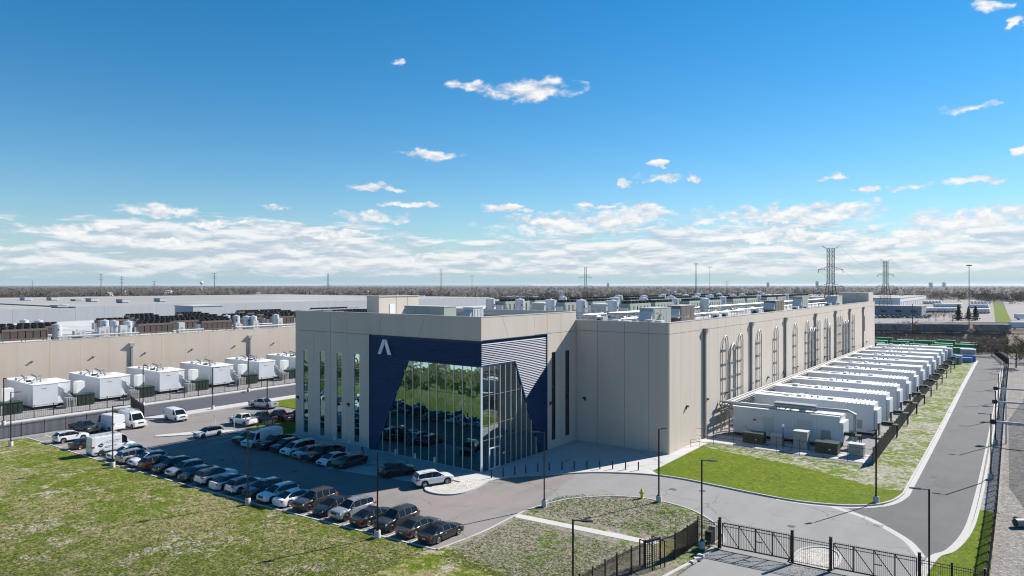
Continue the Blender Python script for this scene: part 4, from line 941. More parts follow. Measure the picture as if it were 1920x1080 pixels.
# generator boxes standing in front of it
def yard_generator(y, label, i):
    t = thing('yard_generator', label, 'generator', (-151.4, y, .06), 0, 'white generator boxes before the tan wall')
    MB().box(-15.5,0,0,4.2,.6,4.75).build('body', M_GEN, t); MB().box(-15.6,.06,-.06,4.26,4.75,4.86).build('roof', M_GENROOF, t); MB().box(-15.3,-.2,.2,4.0,0,.6).build('skid', M_BLACK, t)
    MB().box(0,.02,1.4,2.3,3.9,3.97).build('lifting_slot', M_BLACK, t); MB().box(-2.4,-1.5,-.03,0,.7,2.8).build('door', M_WHITE, t)
    MB().tube([(-8.0,1.2,4.86),(-8.0,1.2,5.5),(-9.6,1.2,5.75)],.16,8).build('exhaust_pipe', M_RISER, t); MB().tube([(-6.0,2.6,4.86),(-6.0,2.6,5.6),(-8.6,2.6,5.9)],.16,8).build('exhaust_pipe', M_RISER, t)
    MB().box(-11.5,-10.3,.6,3.4,4.86,5.3).build('roof_vent', M_LGREY, t); MB().box(-4.4,-3.6,2.6,3.6,4.86,5.35).build('roof_vent', M_LGREY, t); MB().box(-5.6,-5.0,.6,1.4,4.86,5.2).build('roof_vent', M_BLACK, t); MB().box(-3.2,-2.2,.7,1.6,4.86,5.3).build('roof_vent', M_LGREY, t); MB().box(-7.6,-6.6,3.0,3.9,4.86,5.15).build('roof_vent', M_GREYCAB, t)
    MB().bar((-9.5,.8,4.9),(-5.6,.8,5.9),.12).bar((-5.6,.8,4.9),(-5.6,.8,5.9),.12).bar((-9.5,3.4,4.9),(-6.4,3.4,5.8),.12).bar((-6.4,3.4,4.9),(-6.4,3.4,5.8),.12).build('pipe_prop', M_RISER, t)
    # stair-stepped intake hood on the side
    MB().hexa([(-5.2,4.2,.6),(-1.2,4.2,.6),(-1.2,7.4,.6),(-5.2,7.4,.6),(-5.2,4.2,4.0),(-1.2,4.2,4.0),(-1.2,5.0,4.0),(-5.2,5.0,4.0)]).build('intake_hood', M_GEN, t)
    for kk in range(3): MB().hexa([(-5.4,4.3+kk*.9,4.2-kk*1.15),(-1.0,4.3+kk*.9,4.2-kk*1.15),(-.7,6.0+kk*.9,3.0-kk*1.15),(-5.4,6.0+kk*.9,3.0-kk*1.15),(-5.4,4.3+kk*.9,4.34-kk*1.15),(-1.0,4.3+kk*.9,4.34-kk*1.15),(-.7,6.0+kk*.9,3.14-kk*1.15),(-5.4,6.0+kk*.9,3.14-kk*1.15)]).build('hood_fin', M_GENROOF, t)
    MB().box(-13.5,-6.0,4.2,8.6,.6,4.1).build('radiator_box', M_GEN, t); MB().box(-13.6,-5.9,4.3,8.7,4.1,4.22).build('radiator_lid', M_GENROOF, t); MB().box(-3.4,-1.6,8.2,9.6,.2,4.4).build('silencer_box', M_GENROOF, t)
    t2 = thing('switch_cabinet', f'{ORD[i]} dark green cabinet on legs between the white generator boxes', 'cabinet', (-149.2, y+6.6, .06), 0, 'green cabinets between the generator boxes')
    MB().box(-1.6,.8,.0,3.0,.35,2.3).build('casing', M_DGREEN, t2); MB().box(-1.7,.9,-.1,3.1,2.3,2.4).build('lid', M_DGREEN, t2)
    for kk in range(5): MB().box(-.9,.75,-1.9+kk*.38,-1.66+kk*.38,.3,2.0).build('radiator_fin', M_GREYCAB, t2)
    MB().box(-1.5,.7,-2.0,2.9,0,.3).build('plinth', M_BASE, t2)
    for kk in (.75, 1.5, 2.25): MB().box(.8,.84,kk-.03,kk+.03,.5,2.2).build('door_seam', M_BLACK, t2)
for i, y in enumerate((37.2, 49.4, 61.2, 73.3, 85.7, 97.6, 109.8, 122.0)): yard_generator(y, f'{ORD[i]} white generator box from the left before the tan wall', i)
# warehouse with long pale wall
M_WARE = panel_material('pale warehouse panel', (.46,.475,.49), (.47,.475,.48), (.44,.46,.48))
M_WROOF = material('weathered gravel roof', (.27,.26,.245), .95, var=.14, vscale=.02, col2=(.33,.32,.30), c2scale=.012)
M_BLUEG = material('blue grey unit casing', (.33,.36,.39), .6, var=.1)
wh = thing('warehouse', 'huge pale warehouse with grey flat roof behind the tan building', 'building', (-371, 150, 0))
def WP(mb, name, mat, **k): mb.v = [(x+371, y-150, z) for x, y, z in mb.v]; return mb.build(name, mat, wh, **k)
WP(MB().box(-690,-371.4,-60,139,0,12.6).box(-690,-371.4,139,470,0,13.2), 'wall_core', M_JOINT)
WP(MB().box(-690,-371.2,-60,139,12.6,12.75).box(-690,-371.2,139.02,470,13.2,13.35), 'roof', M_WROOF)
wpa = MB().box(-.4,0,.03,12.97,0,12.85).mesh('panel'); wpb = MB().box(-.4,0,.03,12.97,0,13.45).mesh('panel')
for i in range(40): y = -56+13*i; inst('panel', wpa if y < 135 else wpb, M_WARE, wh, (0, y-150, 0))
for i, (px, py) in enumerate(((48,560),(98,560),(172,562),(230,564),(300,562),(143,561),(110,572))):
    x, y = g(px, py, 14.6)
    t = thing('rooftop_unit', f'{ORD[sorted((48,98,172,230,300,143,110)).index(px)]} blue grey unit from the left on the warehouse roof', 'rooftop unit', (x, y, 13.3), R(10), 'units on the warehouse roof')
    MB().box(-3,3,-2.2,2.2,.4,2.2 if i < 5 else 1.2).build('casing', M_BLUEG, t); MB().box(-3,-1,2.2,5,.4,1.5).build('duct', M_LGREY, t); MB().box(-3.1,3.1,-2.3,2.3,2.2 if i < 5 else 1.2,2.35 if i < 5 else 1.35).build('lid', M_GREYCAB, t); MB().box(-2.6,2.6,-1.9,1.9,0,.4).build('base', M_BLACK, t)
# pale stair tower and low white sheds beyond the tan building
y0, _ = gx(362, -292); y1, _ = gx(418, -292)
tw = thing('stair_tower', 'white windowless block behind the brown chillers', 'building', (-292, y0, 0))
MB().box(-16,0,0,y1-y0,0,14.6).build('wall', M_WARE, tw); MB().box(-16.2,.2,-.2,y1-y0+.2,14.6,14.9).build('coping', M_LGREY, tw); MB().box(0,.06,2,5,7.5,10.5).build('door', M_GREYCAB, tw)
ls = thing('low_shed', 'long low white shed between the tan building and the warehouse', 'building', (-300, 60, 0))
MB().box(-20,0,-60,420,0,8.2).build('wall', M_WARE, ls); MB().box(-20.3,.3,-60.3,420.3,8.2,8.5).build('roof', M_MEMB, ls)
# ================================================================== VEHICLES
M_TYRE = material('tyre rubber', (.014,.014,.015), .85)
M_RIM = material('alloy rim', (.42,.43,.44), .3, metal=.7); M_RIMD = material('dark alloy rim', (.06,.06,.065), .35, metal=.6)
M_CGLASS = material('tinted car glass', (.008,.010,.012), .05, spec=.42)
M_TRIM = material('black plastic trim', (.018,.018,.019), .6)
M_HEAD = material('headlight lens', (.55,.58,.60), .12, spec=.8); M_TAIL = material('tail light lens', (.32,.012,.012), .2, spec=.7)
M_PLATE = material('licence plate', (.60,.62,.62), .5); M_CHROME = material('bright trim', (.6,.6,.6), .2, metal=.9)
def paint(name, c, metal=.0): return material('car paint '+name, c, .32, metal=metal, coat=.9, spec=.5)
PAINT = dict(white=paint('white',(.68,.69,.70)), black=paint('black',(.012,.012,.014)), silver=paint('silver',(.40,.41,.42),.5), grey=paint('dark grey',(.055,.056,.06),.4), bronze=paint('bronze grey',(.06,.058,.055),.4),
  burgundy=paint('burgundy',(.026,.008,.010),.2), blue=paint('dark blue',(.016,.022,.045),.3), violet=paint('violet grey',(.07,.07,.085),.4), ice=paint('pale blue white',(.60,.65,.70)), dkbrown=paint('dark brown',(.035,.027,.026),.2))
def wheel_mesh(r, w):
    t = MB().lathe([(r*.62,-w/2),(r*.92,-w/2),(r,-w/2+.04),(r,w/2-.04),(r*.92,w/2),(r*.62,w/2),(r*.60,w/2-.05),(r*.2,w/2-.06)], 20, axis='y').mesh('tyre', True)
    m = MB()
    for s in (1, -1):
        m.lathe([(r*.66,s*(w/2-.005)),(r*.62,s*(w/2+.012)),(r*.54,s*(w/2-.005))], 20, axis='y')
        for k in range(5):
            a = 2*PI*k/5; c_, s_ = math.cos(a), math.sin(a); hw = r*.085
            p = [(c_*r*.08-s_*hw, s_*r*.08+c_*hw), (c_*r*.58-s_*hw*.8, s_*r*.58+c_*hw*.8), (c_*r*.58+s_*hw*.8, s_*r*.58-c_*hw*.8), (c_*r*.08+s_*hw, s_*r*.08-c_*hw)]
            m.add([(x, s*(w/2-.012), z) for x, z in p]+[(x, s*(w/2-.05), z) for x, z in p], [(0,1,2,3),(0,1,5,4),(1,2,6,5),(2,3,7,6),(3,0,4,7)])
        m.cyl((0, s*(w/2-.02)-(.02 if s > 0 else 0), 0), r*.14, .02, 10, axis='y')
    return t, m.mesh('rim', True)
WH = {}
def lerp_line(pts, x):
    if x <= pts[0][0]: return pts[0][1]
    for (a, b), (c, d) in zip(pts, pts[1:]):
        if a <= x <= c: return b+(d-b)*((x-a)/(c-a) if c > a else 0)
    return pts[-1][1]
CARS = {}
def car_meshes(key, L, Wd, H, wb, fo, gc, r, top, gh, wins, roofw=.69, bed=None, rear_glass=True, rails=False, boxy=.16, cargo=False, clad=False):
    """one set of meshes for a body style. x forward, origin on the ground in the middle.  top: outline of bonnet/belt/boot; gh: greenhouse outline"""
    h2, w2 = L/2, Wd/2; xf = h2-fo; xr = xf-wb; out = {}
    xs = sorted(set([round(v, 3) for v in np.linspace(-h2, h2, 44)] + [round(p[0], 3) for p in top] + [round(c+s, 3) for c in (xf, xr) for s in (-r-.07,-r*.85,-r*.6,-r*.3,0,r*.3,r*.6,r*.85,r+.07)] + ([bed[0], bed[0]+.04, bed[1]-.04, bed[1]] if bed else [])))
    xs = [x for x in xs if -h2 <= x <= h2]
    def halfw(x):
        u = abs(x)/h2; return w2*(1-boxy*max(0, (u-.80)/.20)**2.2)
    def zbot(x):
        z = gc + .16*max(0, (abs(x)/h2-.9)/.1)
        for c in (xf, xr):
            if abs(x-c) < r+.07: z = max(z, r+math.sqrt(max(0, (r+.07)**2-(x-c)**2)))
        return z
    m = MB(); rings = []
    for x in xs:
        w = halfw(x); zt = lerp_line(top, x); zb = min(zbot(x), zt-.12)
        inb = bed and bed[0] < x < bed[1]
        half = [(w*.955, zb), (w*.995, zb+(zt-zb)*.18), (w, zb+(zt-zb)*.5), (w*.985, zb+(zt-zb)*.78), (w*.95, zt-.035), (w*.90, zt)]
        half += [(w*.86, bed[2]), (0, bed[2])] if inb else [(w*.5, zt+.018), (0, zt+.025)]
        ring = half + [(-a, b) for a, b in half[-2::-1]]
        rings.append(len(m.v)); m.v += [(x, a, b) for a, b in ring]
    n = 15; low = MB(); low.v = list(m.v)
    for a, b in zip(rings, rings[1:]):
        for k in range(n-1): (low if (clad and k in (0, n-2)) else m).f.append((a+k, b+k, b+k+1, a+k+1))
    m.f.append(tuple(range(rings[0], rings[0]+n))); m.f.append(tuple(range(rings[-1]+n-1, rings[-1]-1, -1)))
    out['body'] = m.mesh('body', True, recalc=True)
    if clad: out['lower_cladding'] = low.mesh('lower_cladding', True, recalc=True)
    # greenhouse
    gb0, gt0, gt1, gb1 = gh[0], gh[1], gh[-2], gh[-1]
    cuts = sorted(set([round(v, 3) for p in wins for v in p] + [round(p[0], 3) for p in gh] + [round(v, 3) for v in np.linspace(gt1[0], gb1[0], 5)] + [round(v, 3) for v in np.linspace(gb0[0], gt0[0], 4)]))
    cats = {k: MB() for k in ('roof', 'windshield', 'rear_window', 'pillar')}; sides = []
    sec = []
    for x in cuts:
        zb = lerp_line(top, x)-.015; zt = max(lerp_line(gh, x), zb+.02); zr = max(p[1] for p in gh)
        t = min(1, (zt-zb)/max(.05, zr-zb)); wb_ = halfw(x)*.93; wr = wb_+(w2*roofw-wb_)*t
        sec.append((x, [(wb_, zb), (wr, zt-.05*t), (wr-.10*t-.02, zt), (wr*.45, zt+.02*t), (0, zt+.03*t)]))
    for (x0, s0), (x1, s1) in zip(sec, sec[1:]):
        xm = (x0+x1)/2
        top_cat = 'windshield' if xm > gt1[0] else ('rear_window' if (xm < gt0[0] and rear_glass) else 'roof')
        for sg in (1, -1):
            q = lambda s, x, k: (x, sg*s[k][0], s[k][1])
            w_i = [i for i, p in enumerate(wins) if p[0] <= xm <= p[1]]
            f = [q(s0,x0,0), q(s1,x1,0), q(s1,x1,1), q(s0,x0,1)]; f = f if sg < 0 else f[::-1]
            if w_i:
                if not any(a == (w_i[0], sg) for a, _ in sides): sides.append(((w_i[0], sg), MB()))
                tgt = [b for a, b in sides if a == (w_i[0], sg)][0]
            else: tgt = cats['pillar'] if (wins[0][0] < xm < wins[-1][1]) else cats['roof']
            tgt.add(f, [(0,1,2,3)])
            for k in (1, 2, 3):
                f = [q(s0,x0,k), q(s1,x1,k), q(s1,x1,k+1), q(s0,x0,k+1)]; f = f if sg < 0 else f[::-1]
                cats['roof' if k == 1 else top_cat].add(f, [(0,1,2,3)])
    for k, mb in cats.items():
        if mb.f: out[k] = mb.mesh(k, True)
    out['side_windows'] = [mb.mesh('side_window', True) for _, mb in sides]
    out['underbody'] = MB().box(-h2+.15,h2-.15,-w2*.8,w2*.8,gc+.02,r+.22).mesh('underbody')
    zh = lerp_line(top, h2-.25); zt_ = lerp_line(top, -h2+.1)
    wf = halfw(h2-.06); wr_ = halfw(-h2+.06)
    out['headlight'] = MB().hexa([(h2-.42,.0,-.06),(h2-.42,-.34,-.05),(h2-.06,-.40,-.05),(h2+.015,-.10,-.06),(h2-.42,.02,.05),(h2-.42,-.32,.05),(h2-.12,-.38,.05),(h2-.01,-.10,.05)]).mesh('headlight', False, True) if False else MB().box(h2-.42,h2+.02,-.23,.23,-.09,.08).mesh('headlight')
    out['tail_light'] = MB().box(-h2-.02,-h2+.32,-.16,.16,-.11,.11).mesh('tail_light')
    out['grille'] = MB().box(h2-.06,h2+.018,-w2*.45,w2*.45,-.11,.11).mesh('grille')
    out['plate'] = MB().box(-h2-.02,-h2+.02,-.2,.2,-.06,.06).mesh('licence_plate')
    out['front_bumper'] = MB().box(h2-.15,h2+.03,-w2*.62,w2*.62,gc+.05,gc+.2).mesh('front_bumper')
    out['rear_bumper'] = MB().box(-h2-.03,-h2+.15,-w2*.66,w2*.66,gc+.05,gc+.24).mesh('rear_bumper')
    out['mirror'] = MB().box(-.07,.07,-.09,.09,-.06,.07).mesh('mirror')
    out['rail'] = MB().tube([(gt0[0]+.25,0,0),(gt0[0]+.35,0,.06),(gt1[0]-.35,0,.06),(gt1[0]-.2,0,0)],.02).mesh('roof_rail')
    out['handle'] = MB().box(-.1,.1,-.015,.015,-.02,.02).mesh('door_handle')
    out['arch'] = None
    out['p'] = dict(L=L, W=Wd, H=H, xf=xf, xr=xr, r=r, gc=gc, top=top, gh=gh, wf=wf, wr=wr_, rails=rails, wins=wins, cargo=cargo, halfw=halfw)
    CARS[key] = out
def style(key, L, Wd, H, wb, fo, gc, r, hood, belt, deck, gh, wins, **k):
    h2 = L/2
    top = [(-h2, deck[0]), (-h2+.06, deck[1]), (gh[0][0], belt[0]), (gh[-1][0], belt[1]), (h2-.55, hood), (h2-.12, hood-.10), (h2, hood-.22)]
    car_meshes(key, L, Wd, H, wb, fo, gc, r, top, gh, wins, **k)
style('sedan', 4.85,1.85,1.46, 2.80,.95,.20,.34, .86,(.97,.94),(.78,.94), [(-1.95,.98),(-.95,1.38),(-.2,1.45),(.40,1.41),(1.38,.95)], [(-1.45,-.60),(-.53,.34),(.40,1.1)])
style('fastback', 4.75,1.88,1.44, 2.88,.88,.17,.36, .80,(.98,.92),(.80,.99), [(-2.15,1.0),(-1.0,1.36),(-.1,1.44),(.55,1.38),(1.50,.92)], [(-1.5,-.70),(-.62,.30),(.36,1.15)])
style('crossover', 4.6,1.86,1.66, 2.70,.92,.24,.37, 1.02,(1.10,1.08),(.80,1.05), [(-2.2,1.08),(-1.72,1.55),(-.45,1.65),(.30,1.60),(1.28,1.06)], [(-1.9,-1.18),(-1.11,-.40),(-.33,.40),(.47,1.1)], rails=True, clad=True)
style('boxy_suv', 4.8,1.93,1.78, 2.90,.90,.26,.40, 1.10,(1.16,1.13),(.86,1.10), [(-2.3,1.15),(-1.98,1.67),(-.45,1.76),(.34,1.72),(1.18,1.13)], [(-2.1,-1.32),(-1.24,-.44),(-.36,.38),(.45,1.02)], rails=True, boxy=.10, clad=True)
style('hatchback', 4.28,1.79,1.47, 2.63,.85,.18,.33, .88,(.98,.95),(.75,.96), [(-2.05,.98),(-1.75,1.36),(-.5,1.47),(.30,1.42),(1.15,.95)], [(-1.7,-1.18),(-1.1,-.35),(-.27,.30),(.38,.95)])
style('minivan', 5.15,2.0,1.76, 3.05,.95,.20,.36, .98,(1.06,1.02),(.80,1.02), [(-2.5,1.05),(-2.2,1.66),(-.6,1.76),(.85,1.64),(1.75,1.0)], [(-2.2,-1.35),(-1.25,-.2),(-.1,.80),(.88,1.4)], rails=True)
style('pickup', 5.85,2.03,1.92, 3.68,.97,.30,.42, 1.22,(1.26,1.22),(1.12,1.24), [(-.95,1.26),(-.72,1.84),(-.1,1.92),(.62,1.86),(1.22,1.22)], [(-.70,-.02),(.06,.66),(.72,1.0)], bed=(-2.82,-1.08,.72), boxy=.08)
style('cargo_van', 5.95,2.08,2.72, 3.75,1.0,.22,.37, 1.22,(1.45,1.32),(1.2,1.45), [(-2.94,1.45),(-2.86,2.62),(-2.5,2.70),(1.15,2.62),(1.55,2.35),(2.15,1.32)], [(1.02,1.75)], roofw=.86, rear_glass=False, boxy=.06, cargo=True)
style('box_van', 5.5,2.0,2.08, 3.5,.72,.24,.37, 1.14,(1.30,1.20),(1.0,1.3), [(-2.72,1.3),(-2.6,1.96),(-2.2,2.06),(1.15,2.03),(1.35,1.96),(2.05,1.20)], [(.78,1.62)], roofw=.84, rear_glass=True, boxy=.06, cargo=True)
def car(key, x, y, face, col, label, group=None, rim='silver', roof=None, cat=None, tint=None):
    """face: heading in degrees, 90 = nose towards +Y"""
    D = CARS[key]; p = D['p']; pm_ = PAINT[col]
    names = dict(sedan='parked_sedan', fastback='parked_sedan', crossover='parked_crossover', boxy_suv='parked_suv', hatchback='parked_hatchback', minivan='parked_minivan', pickup='pickup_truck', cargo_van='cargo_van', box_van='cargo_van')
    cats = dict(sedan='car', fastback='car', crossover='car', boxy_suv='car', hatchback='car', minivan='minivan', pickup='pickup truck', cargo_van='van', box_van='van')
    t = thing(names[key], label, cat or cats[key], (x, y, .0), R(face), group)
    inst('body', D['body'], pm_, t)
    if 'lower_cladding' in D: inst('lower_cladding', D['lower_cladding'], M_TRIM, t)
    if 'pillar' in D: inst('pillar', D['pillar'], M_TRIM, t)
    if 'roof' in D: inst('roof', D['roof'], PAINT[roof] if roof else pm_, t)
    inst('windshield', D['windshield'], M_CGLASS, t)
    if 'rear_window' in D: inst('rear_window', D['rear_window'], M_CGLASS, t)
    for me in D['side_windows']: inst('side_window', me, M_CGLASS, t)
    inst('underbody', D['underbody'], M_TRIM, t)
    if p['r'] not in WH: WH[p['r']] = wheel_mesh(p['r'], .235)
    tm, rm = WH[p['r']]
    for cx in (p['xf'], p['xr']):
        for s in (1, -1):
            w = bpy.data.objects.new('wheel', None); COL.objects.link(w); w.parent = t; w.location = (cx, s*(p['W']/2-.135), p['r'])
            inst('tyre', tm, M_TYRE, w); inst('rim', rm, M_RIM if rim == 'silver' else M_RIMD, w)
    zl = lerp_line(p['top'], p['L']/2-.15)-.13; zt = lerp_line(p['top'], -p['L']/2+.06)-(.16 if key in ('sedan','fastback') else .08)
    for s in (1, -1):
        inst('headlight', D['headlight'], M_HEAD, t, (-.03 - (.10 if p['wf'] < p['W']/2*.93 else .0), s*(p['wf']-.20), zl))
        inst('tail_light', D['tail_light'], M_TAIL, t, (.04, s*(p['wr']-.115), zt))
        xm = p['gh'][-1][0]-.45; inst('mirror', D['mirror'], pm_ if key not in ('cargo_van','box_van') else M_TRIM, t, (xm, s*(p['W']/2+.07), lerp_line(p['top'], xm)+.06))
        for (a, b) in p['wins'][-2:]:
            inst('door_handle', D['handle'], M_CHROME if key in ('sedan','minivan') else pm_, t, (a+.18, s*(p['halfw'](a)+.0), lerp_line(p['top'], a)-.22))
        if p['rails']: inst('roof_rail', D['rail'], M_TRIM, t, (0, s*(p['W']/2*.66), p['gh'][1][1]+.05))
    inst('grille', D['grille'], M_TRIM, t, (0, 0, zl-.02)); inst('front_bumper', D['front_bumper'], M_TRIM, t); inst('rear_bumper', D['rear_bumper'], M_TRIM if key not in ('sedan','fastback','minivan') else pm_, t)
    inst('licence_plate', D['plate'], M_PLATE, t, (0, 0, zt-(.18 if key != 'pickup' else .35)))
    return t
NOSE, TAIL = -90, 90          # nose to the kerb / tail to the kerb
KG = 'cars in the kerbside row'
kr = [ # style, kerb-end x, heading, paint, label
 ('sedan',-44.3,TAIL,'black','black sedan parked at the right end of the kerbside row',{}),
 ('sedan',-47.1,TAIL,'bronze','dark grey sedan second from the right end of the kerbside row',{}),
 ('boxy_suv',-50.0,NOSE,'grey','dark charcoal suv behind the lamp post at the right of the kerbside row',{'rim':'dark'}),
 ('sedan',-52.9,TAIL,'black','black sedan with red tail lights between the charcoal suv and the silver suv',{}),
 ('boxy_suv',-55.9,NOSE,'silver','silver suv with black wheels in the kerbside row',{'rim':'dark'}),
 ('sedan',-58.6,NOSE,'black','small black sedan between the silver and the dark grey suv',{}),
 ('boxy_suv',-61.5,NOSE,'bronze','dark bronze grey suv in the middle of the kerbside row',{'rim':'dark'}),
 ('sedan',-64.4,TAIL,'white','white sedan with its tail to the kerb beside the bronze suv',{}),
 ('crossover',-66.9,NOSE,'white','white crossover with white roof between the white sedan and the violet grey one',{}),
 ('crossover',-69.8,NOSE,'violet','violet grey crossover by the second lamp post of the kerbside row',{}),
 ('crossover',-72.8,TAIL,'white','white crossover with black roof beside the violet grey one',{'roof':'black'}),
 ('fastback',-75.8,TAIL,'white','white fastback with black roof in the kerbside row',{'roof':'black','rim':'dark'}),
 ('boxy_suv',-79.0,TAIL,'white','boxy white suv with black roof in the kerbside row',{'roof':'black','rim':'dark'}),
 ('fastback',-82.2,NOSE,'dkbrown','dark brown fastback left of the boxy white suv',{}),
 ('crossover',-85.2,NOSE,'silver','silver crossover with roof rails left of the dark brown fastback',{}),
 ('crossover',-88.3,NOSE,'black','black crossover between the silver and the burgundy one',{}),
 ('crossover',-91.2,TAIL,'burgundy','burgundy crossover in the kerbside row',{}),
 ('crossover',-93.9,NOSE,'white','white crossover beside the burgundy one',{}),
 ('boxy_suv',-96.8,TAIL,'silver','pale silver suv behind the third lamp post of the kerbside row',{}),
 ('crossover',-99.8,NOSE,'white','white crossover right of the lettered van',{}),
 ('sedan',-111.0,TAIL,'black','black sedan half hidden behind the lettered van',{}),
 ('crossover',-117.4,TAIL,'white','white crossover at the far left end of the kerbside row',{}),
]
for key, x, f, col, lab, kw in kr:
    L = CARS[key]['p']['L']; y = kerb_y(x)+.45+L/2 + RNG.uniform(-.15,.2)
    car(key, x, y, f+RNG.normal(0,.8), col, lab, KG, **kw)
# lettered cargo van
van = car('cargo_van', -104.6, kerb_y(-104.6)+3.2, 90, 'white', 'white high roof van with round dark logo and lettering, tail to the lawn')
M_INK = material('dark lettering', (.02,.035,.04), .6); M_TEAL = material('dark teal emblem', (.012,.07,.075), .5)
def van_graphics(t, s):
    yy = s*(1.04+.012); k = 1
    MB().cyl((-1.75, min(yy, yy-s*.012), 1.52), .27, .012, 20, axis='y').build('emblem', M_TEAL, t)
    MB().box(-1.92,-1.58,yy,yy+s*.006,1.49,1.55).build('emblem_bar', M_PLATE, t)
    x = -1.1
    for w in (.22,.16,.1,.26,.2,.3,.22): MB().box(x,x+w,yy-s*.004,yy+s*.004,1.93-.16*0,2.0).build('lettering', M_INK, t); x += w+.07
    x = -1.3
    for w in (.3,.2,.34,.24,.3): MB().box(x,x+w,yy-s*.004,yy+s*.004,1.27,1.33).build('lettering', M_INK, t); x += w+.07
    x = -1.5
    for w in (.16,.14,.2,.22): MB().box(x,x+w,yy-s*.004,yy+s*.004,1.08,1.14).build('lettering', M_INK, t); x += w+.06
    MB().box(-2.6,2.2,s*1.035,s*1.062,.42,.62).build('side_moulding', M_TRIM, t)
van_graphics(van, -1); van_graphics(van, 1)
def ladder_rack(t, z, L0, L1):
    m = MB()
    for x in np.linspace(L0, L1, 5): m.tube([(x,-.85,z-.12),(x,-.85,z+.14),(x,.85,z+.14),(x,.85,z-.12)],.025)
    for y in (-.8,.8): m.tube([(L0,y,z+.14),(L1,y,z+.14)],.025)
    m.build('roof_rack', M_GALV, t)
    l = MB()
    for y in (-.2,.2): l.tube([(L0-.2,y,z+.2),(L1-.2,y,z+.2)],.03)
    for x in np.linspace(L0, L1-.4, 12): l.tube([(x,-.2,z+.2),(x,.2,z+.2)],.02)
    l.build('ladder', M_LGREY, t)
ladder_rack(van, 2.74, -2.6, .9)
# vehicles by the picket fence
car('pickup', -122.8, 47.3, 8, 'grey', 'old dark grey pickup parked along the picket fence')
v2 = car('cargo_van', -121.4, 50.6, 184, 'white', 'white high roof van facing the picket fence beside the old pickup')
v3 = car('cargo_van', -121.2, 54.0, 3, 'white', 'white high roof van with ladder rack facing the lot'); ladder_rack(v3, 2.74, -2.6, .9)
car('box_van', -120.8, 61.3, -3, 'white', 'plain white low roof van standing alone near the fence gate')
# row before the slit windows
BG = 'cars in the row before the slit windows'
br = [('fastback',-71.6,59.6,'black','black electric fastback at the charger end of the row before the windows',{'rim':'dark'}),('fastback',-74.4,59.2,'ice','pale white electric fastback beside the black one at the charger',{}),
 ('pickup',-77.4,59.9,'black','black pickup in the row before the slit windows',{'rim':'dark'}),('hatchback',-80.2,59.3,'silver','silver hatchback between the black pickup and the white minivan',{}),('minivan',-83.0,59.8,'white','white minivan in the row before the slit windows',{}),
 ('crossover',-85.9,59.8,'black','black crossover between the white minivan and a black pickup',{}),('pickup',-88.7,60.0,'black','black pickup right of the white van with the ladder rack',{'rim':'dark'}),('cargo_van',-91.6,59.6,'white','white van with ladder rack in the row before the slit windows',{}),('boxy_suv',-94.4,59.2,'black','black suv at the left end of the row before the slit windows',{})]
for key, x, y, col, lab, kw in br:
    t = car(key, x, y, NOSE+RNG.normal(0,.8), col, lab, BG, **kw)
    if key == 'cargo_van': ladder_rack(t, 2.74, -2.6, .9); t.scale = (1, 1, .86)
car('hatchback', -103.7, 57.8, -90, 'white', 'white hatchback parked alone by the long kerbed island', roof='black', rim='dark')
SG = 'vehicles parked left of the grey building'
car('pickup', -107.6, 66.3, 182, 'white', 'white pickup with its tailgate to the building corner', SG)
car('pickup', -106.6, 69.4, 182, 'black', 'black pickup behind the white pickup', SG)
car('pickup', -105.8, 72.2, 180, 'blue', 'dark blue pickup third from the lot, left of the building', SG)
car('boxy_suv', -104.0, 75.0, 180, 'black', 'black suv fourth from the lot, left of the building', SG)
car('boxy_suv', -101.0, 77.8, 180, 'black', 'black suv half hidden by the building corner', SG)
car('pickup', -119.0, 77.6, 14, 'silver', 'silver pickup driving out of the lot')
car('crossover', -63.2, 60.2, 66, 'black', 'black crossover in the accessible stall before the glass front', rim='dark')
car('boxy_suv', -56.9, 60.0, 66, 'white', 'white suv with red tail lights by the gravel bed')
# ================================================================== LAMP POSTS, FENCES, GATES, SMALL THINGS
base_me = MB().lathe([(0,0),(.30,0),(.30,.72),(.27,.76),(0,.76)], 16).mesh('concrete_base', True)
pole_me = MB().box(-.065,.065,-.065,.065,.76,8.1).mesh('pole'); bp_me = MB().box(-.15,.15,-.15,.15,.76,.82).cyl((.11,.11,.82),.02,.06,6).cyl((-.11,-.11,.82),.02,.06,6).mesh('base_plate')
arm_me = MB().bar((0,0,8.02),(.62,0,8.05),.06).mesh('arm'); head_me = MB().hexa([(.55,-.17,8.0),(1.35,-.14,8.0),(1.35,.14,8.0),(.55,.17,8.0),(.55,-.17,8.1),(1.35,-.14,8.06),(1.35,.14,8.06),(.55,.17,8.1)]).mesh('lamp_head')
def lamp_post(x, y, adir, label, double=False):
    t = thing('lamp_post', label, 'lamp post', (x, y, .05), R(adir), 'black lamp posts on concrete bases')
    inst('concrete_base', base_me, M_BASE, t); inst('pole', pole_me, M_BLACK, t); inst('base_plate', bp_me, M_BLACK, t); inst('arm', arm_me, M_BLACK, t); inst('lamp_head', head_me, M_BLACK, t)
